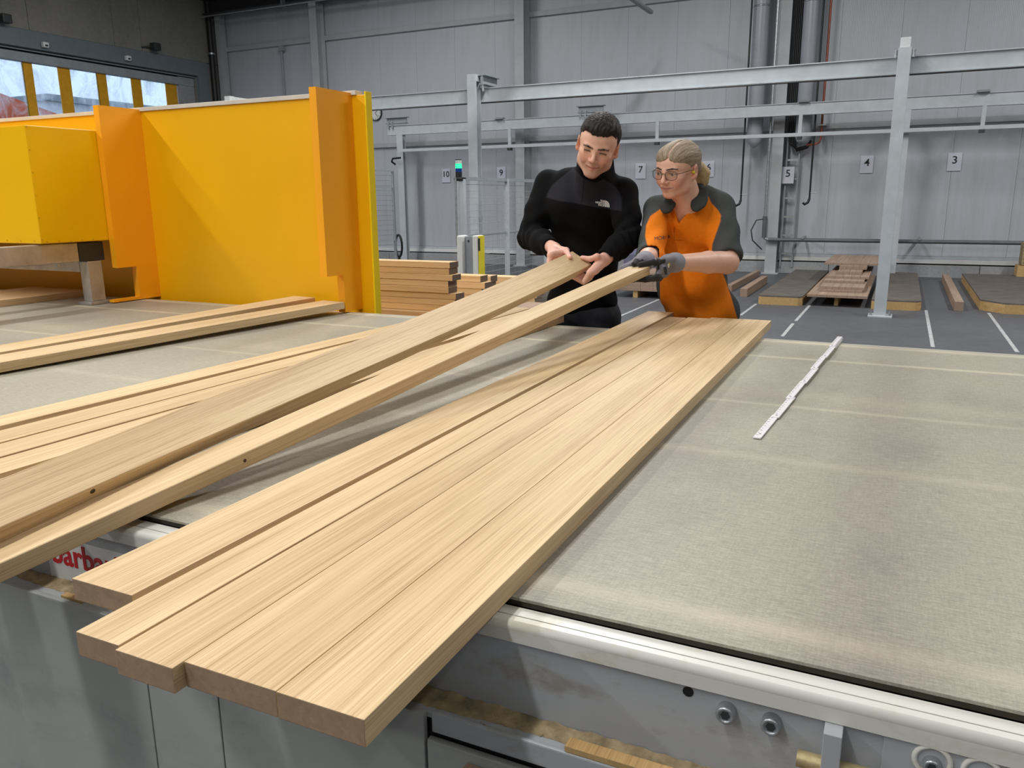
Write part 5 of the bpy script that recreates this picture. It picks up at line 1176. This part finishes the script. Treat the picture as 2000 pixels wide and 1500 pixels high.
for q in (-1, 1):
    vs = [wl((q*.0325, .1005, -.004))]+[wl((q*.0325+.0235*math.cos(t), .1035-.012*abs(q*.0325+.0235*math.cos(t))/.057, -.004+.0205*math.sin(t))) for t in np.linspace(0, 2*PI, 24, endpoint=False)]
    MB().add(vs, [(0, k+1, (k+1) % 24+1) for k in range(24)], True).build('lens', LENS, gl_o)
ep = MB().tube([wl((.074, .004, -.008)), wl((.082, .007, -.009)), wl((.0855, .008, -.010))], [.0042, .0048, .004], 12); ep.build('ear_plug', plain('yellow_foam', srgb(226, 218, 50), .7, 0, .03), wom)
# polo shirt
S2 = SDF()
S2.ell(ch+V3((0, 0, .01)), (.155, .112, .165), Rw, .04)
for q in (-1, 1): S2.ell(ch+fww*.072+latw*.068*q+V3((0, 0, -.025)), (.075, .062, .072), Rw, .045)
S2.ell(wa+fww*.012, (.150, .122, .17), Rw, .05); S2.ell(hi_+V3((0, 0, .01)), (.158, .128, .12), Rw, .05); S2.ell(wa+fww*.035+V3((.01, 0, -.03)), (.11, .09, .10), Rw, .06)
for s_ in (tL, tR): S2.cone(nbw+V3((0, .025, -.035)), s_, .05, .058, .05)
qL = fL+(gL-fL)*.22; qR = tR+(fR-tR)*.86
S2.chain([tL, fL, qL], [.057, .051, .048], .02); S2.cone(nbw+V3((0, .012, -.055)), nbw+V3((0, .006, .004)), .076, .064, .03); S2.chain([tR, tR*.5+qR*.5, qR], [.062, .062, .063], .02)
for a, b in ((fL, qL), (tR, qR)):
    d = (b-a)/np.linalg.norm(b-a); S2.cut(lambda P, b=b, d=d, a=a: np.where(np.linalg.norm(P-b, axis=1) < .105, (P-b)@d-.020, -.05), .004); S2.cone(b-d*.03, b+d*.2, *((.040, .040) if a is fL else (.0455, .0455)), .004, True)
S2.cone(nbw+V3((0, .004, .045)), Hw.W((0, -.03, -.05)), .0555, .062, .005, True)
vt, vb = P_(1334, 401, 3.23), P_(1326, 442, 3.215)
for k_ in range(-7, 7): S2.cone(vt+fww*.01*k_, vb+fww*.01*k_, .036, .002, .005, True)
S2.cut(lambda P: (hi_[2]-.10)-P[:, 2], .006)
def folds_w(P):
    r = np.zeros(len(P))
    for a, b, ph in ((tL, fL, .5), (tR, fR, 2.1)):
        t, dd = seglen(P, a, b); r += .0052*gz(dd, .08)*np.clip(t*1.3-.1, 0, 1)*np.sin(t*16+P[:, 0]*60+P[:, 1]*30+ph)
    tz = P[:, 2]; dx = P[:, 0]-ch[0]; bd = (P[:, 1] < ch[1]+.05)*gz(dx, .2)
    r += .0065*bd*np.clip((ch[2]-.02-tz)/.12, 0, 1)*np.sin(tz*34-22*dx+1.8*np.sin(dx*22+tz*12))
    r += .0042*bd*np.clip((tz-ch[2]+.06)/.08, 0, 1)*np.sin(dx*48+tz*18)
    return r
S2.disp = folds_w
ORANGE = [(1294, 405), (1270, 422), (1262, 440), (1260, 462), (1264, 478), (1281, 493), (1283, 501), (1288, 506), (1290, 640), (1446, 640), (1438, 615), (1428, 580), (1418, 550), (1410, 530), (1390, 500), (1391, 478), (1400, 452), (1407, 432), (1408, 420), (1402, 410), (1390, 397), (1383, 383), (1330, 380), (1310, 395)]
def paint_polo(V, Nn):
    c = np.tile(np.array(srgb(72, 75, 74)), (len(V), 1)); p = px(V); front = (Nn@(-np.array(_f)) > -.15) & (V[:, 1] < ch[1]+.06)
    m = inpoly(p, ORANGE) & front
    c = mixcol(c, softpoly(p, ORANGE)*front, srgb(236, 128, 24)); pl = front & (np.abs(p[:, 0]-(1317+.0*(p[:, 1]-445))) < 1.0) & (p[:, 1] > 443) & (p[:, 1] < 470); c[pl] = srgb(196, 98, 12)
    c[front & m & (np.abs(p[:, 1]-469) < .9) & (np.abs(p[:, 0]-1325) < 8)] = srgb(196, 98, 12)
    return c
po, Vp, Fp = sdf_object('polo_shirt', S2, .0035, KNIT, womO, wom, paint_polo)
# collar flaps
CO = SDF(); 
cl = [P_(1316, 389, 3.215), P_(1308, 397, 3.198), P_(1302, 406, 3.188), P_(1302, 412, 3.186)]
cr = [P_(1368, 366, 3.262), P_(1369, 381, 3.238), P_(1365, 397, 3.215), P_(1361, 406, 3.205)]
def plate(inner, outer, r=.0058, n=16):
    def ev(c, t): x = t*(len(c)-1); i = min(int(x), len(c)-2); return P_(*c[i])*(1-(x-i))+P_(*c[i+1])*(x-i)
    for k in range(n+1): CO.cone(ev(inner, k/n), ev(outer, k/n), r, r, .010)
plate([(1364, 358, 3.30), (1358, 375, 3.24), (1354, 392, 3.208), (1353, 403, 3.195), (1357, 410, 3.188)], [(1369, 358, 3.30), (1379, 374, 3.255), (1380, 389, 3.222), (1375, 401, 3.20), (1361, 411, 3.188)])
plate([(1318, 384, 3.22), (1316, 393, 3.20), (1315, 401, 3.19), (1310, 408, 3.184), (1303, 414, 3.182)], [(1312, 385, 3.22), (1301, 391, 3.206), (1295, 400, 3.194), (1294, 408, 3.186), (1299, 414, 3.182)])
CO.chain([cl[0], P_(1330, 379, 3.27), P_(1340, 372, 3.34), P_(1352, 364, 3.37), cr[0]], [.008, .010, .014, .014, .010], .012)
CO.cone(nbw+V3((0, .0, -.0)), Hw.W((0, -.03, -.06)), .054, .0505, .004, True)
sdf_object('collar', CO, .003, KNIT, womO, po, lambda V, Nn: np.tile(np.array(srgb(66, 69, 68)), (len(V), 1)))
nk = MB().tube([tuple(P_(a, b, c)-np.array(womO)) for a, b, c in ((1318, 400, 3.205), (1322, 416, 3.198), (1327, 426, 3.20), (1333, 419, 3.20), (1345, 402, 3.22))], .0008, 5); nk.build('necklace', plain('gold', srgb(214, 180, 120), .25, .9), wom)
dw = ray(1294, 465).normalized(); rw_ = dw.cross(Vector((0, 0, 1))).normalized(); uw_ = rw_.cross(dw); aw = math.radians(6)
txt_at('MOB=R', .0190, 0, 0, INK, 'CENTER', 0, atY(1294, 464.5, 3.2), po, Vp, Fp, dw, rw_*math.cos(aw)+uw_*math.sin(aw), uw_*math.cos(aw)-rw_*math.sin(aw), 'chest_print', womO)
T2 = SDF(); T2.ell(hi_+V3((0, 0, -.05)), (.150, .118, .11), Rw, .04)
for q in (-1, 1):
    a = hi_+latw*.08*q+V3((0, 0, -.09)); kn = np.array((a[0]+.015*q, a[1]-.02, .48)); an = np.array((a[0]+.02*q, a[1]+.02, .09)); T2.chain([a, kn, an], [.086, .064, .054], .03)
T2.cut(lambda P: .035-P[:, 2], .006)
sdf_object('trousers', T2, .007, ORTR, womO, wom)
for q in (-1, 1):
    a = hi_+latw*.10*q; Z = SDF(); Z.cone((a[0], a[1]+.04, .045), (a[0]+.01*q, a[1]-.12, .036), .042, .034, .02); Z.cut(lambda P: .001-P[:, 2], .003); sdf_object('shoe', Z, .006, SHOE, womO, wom)
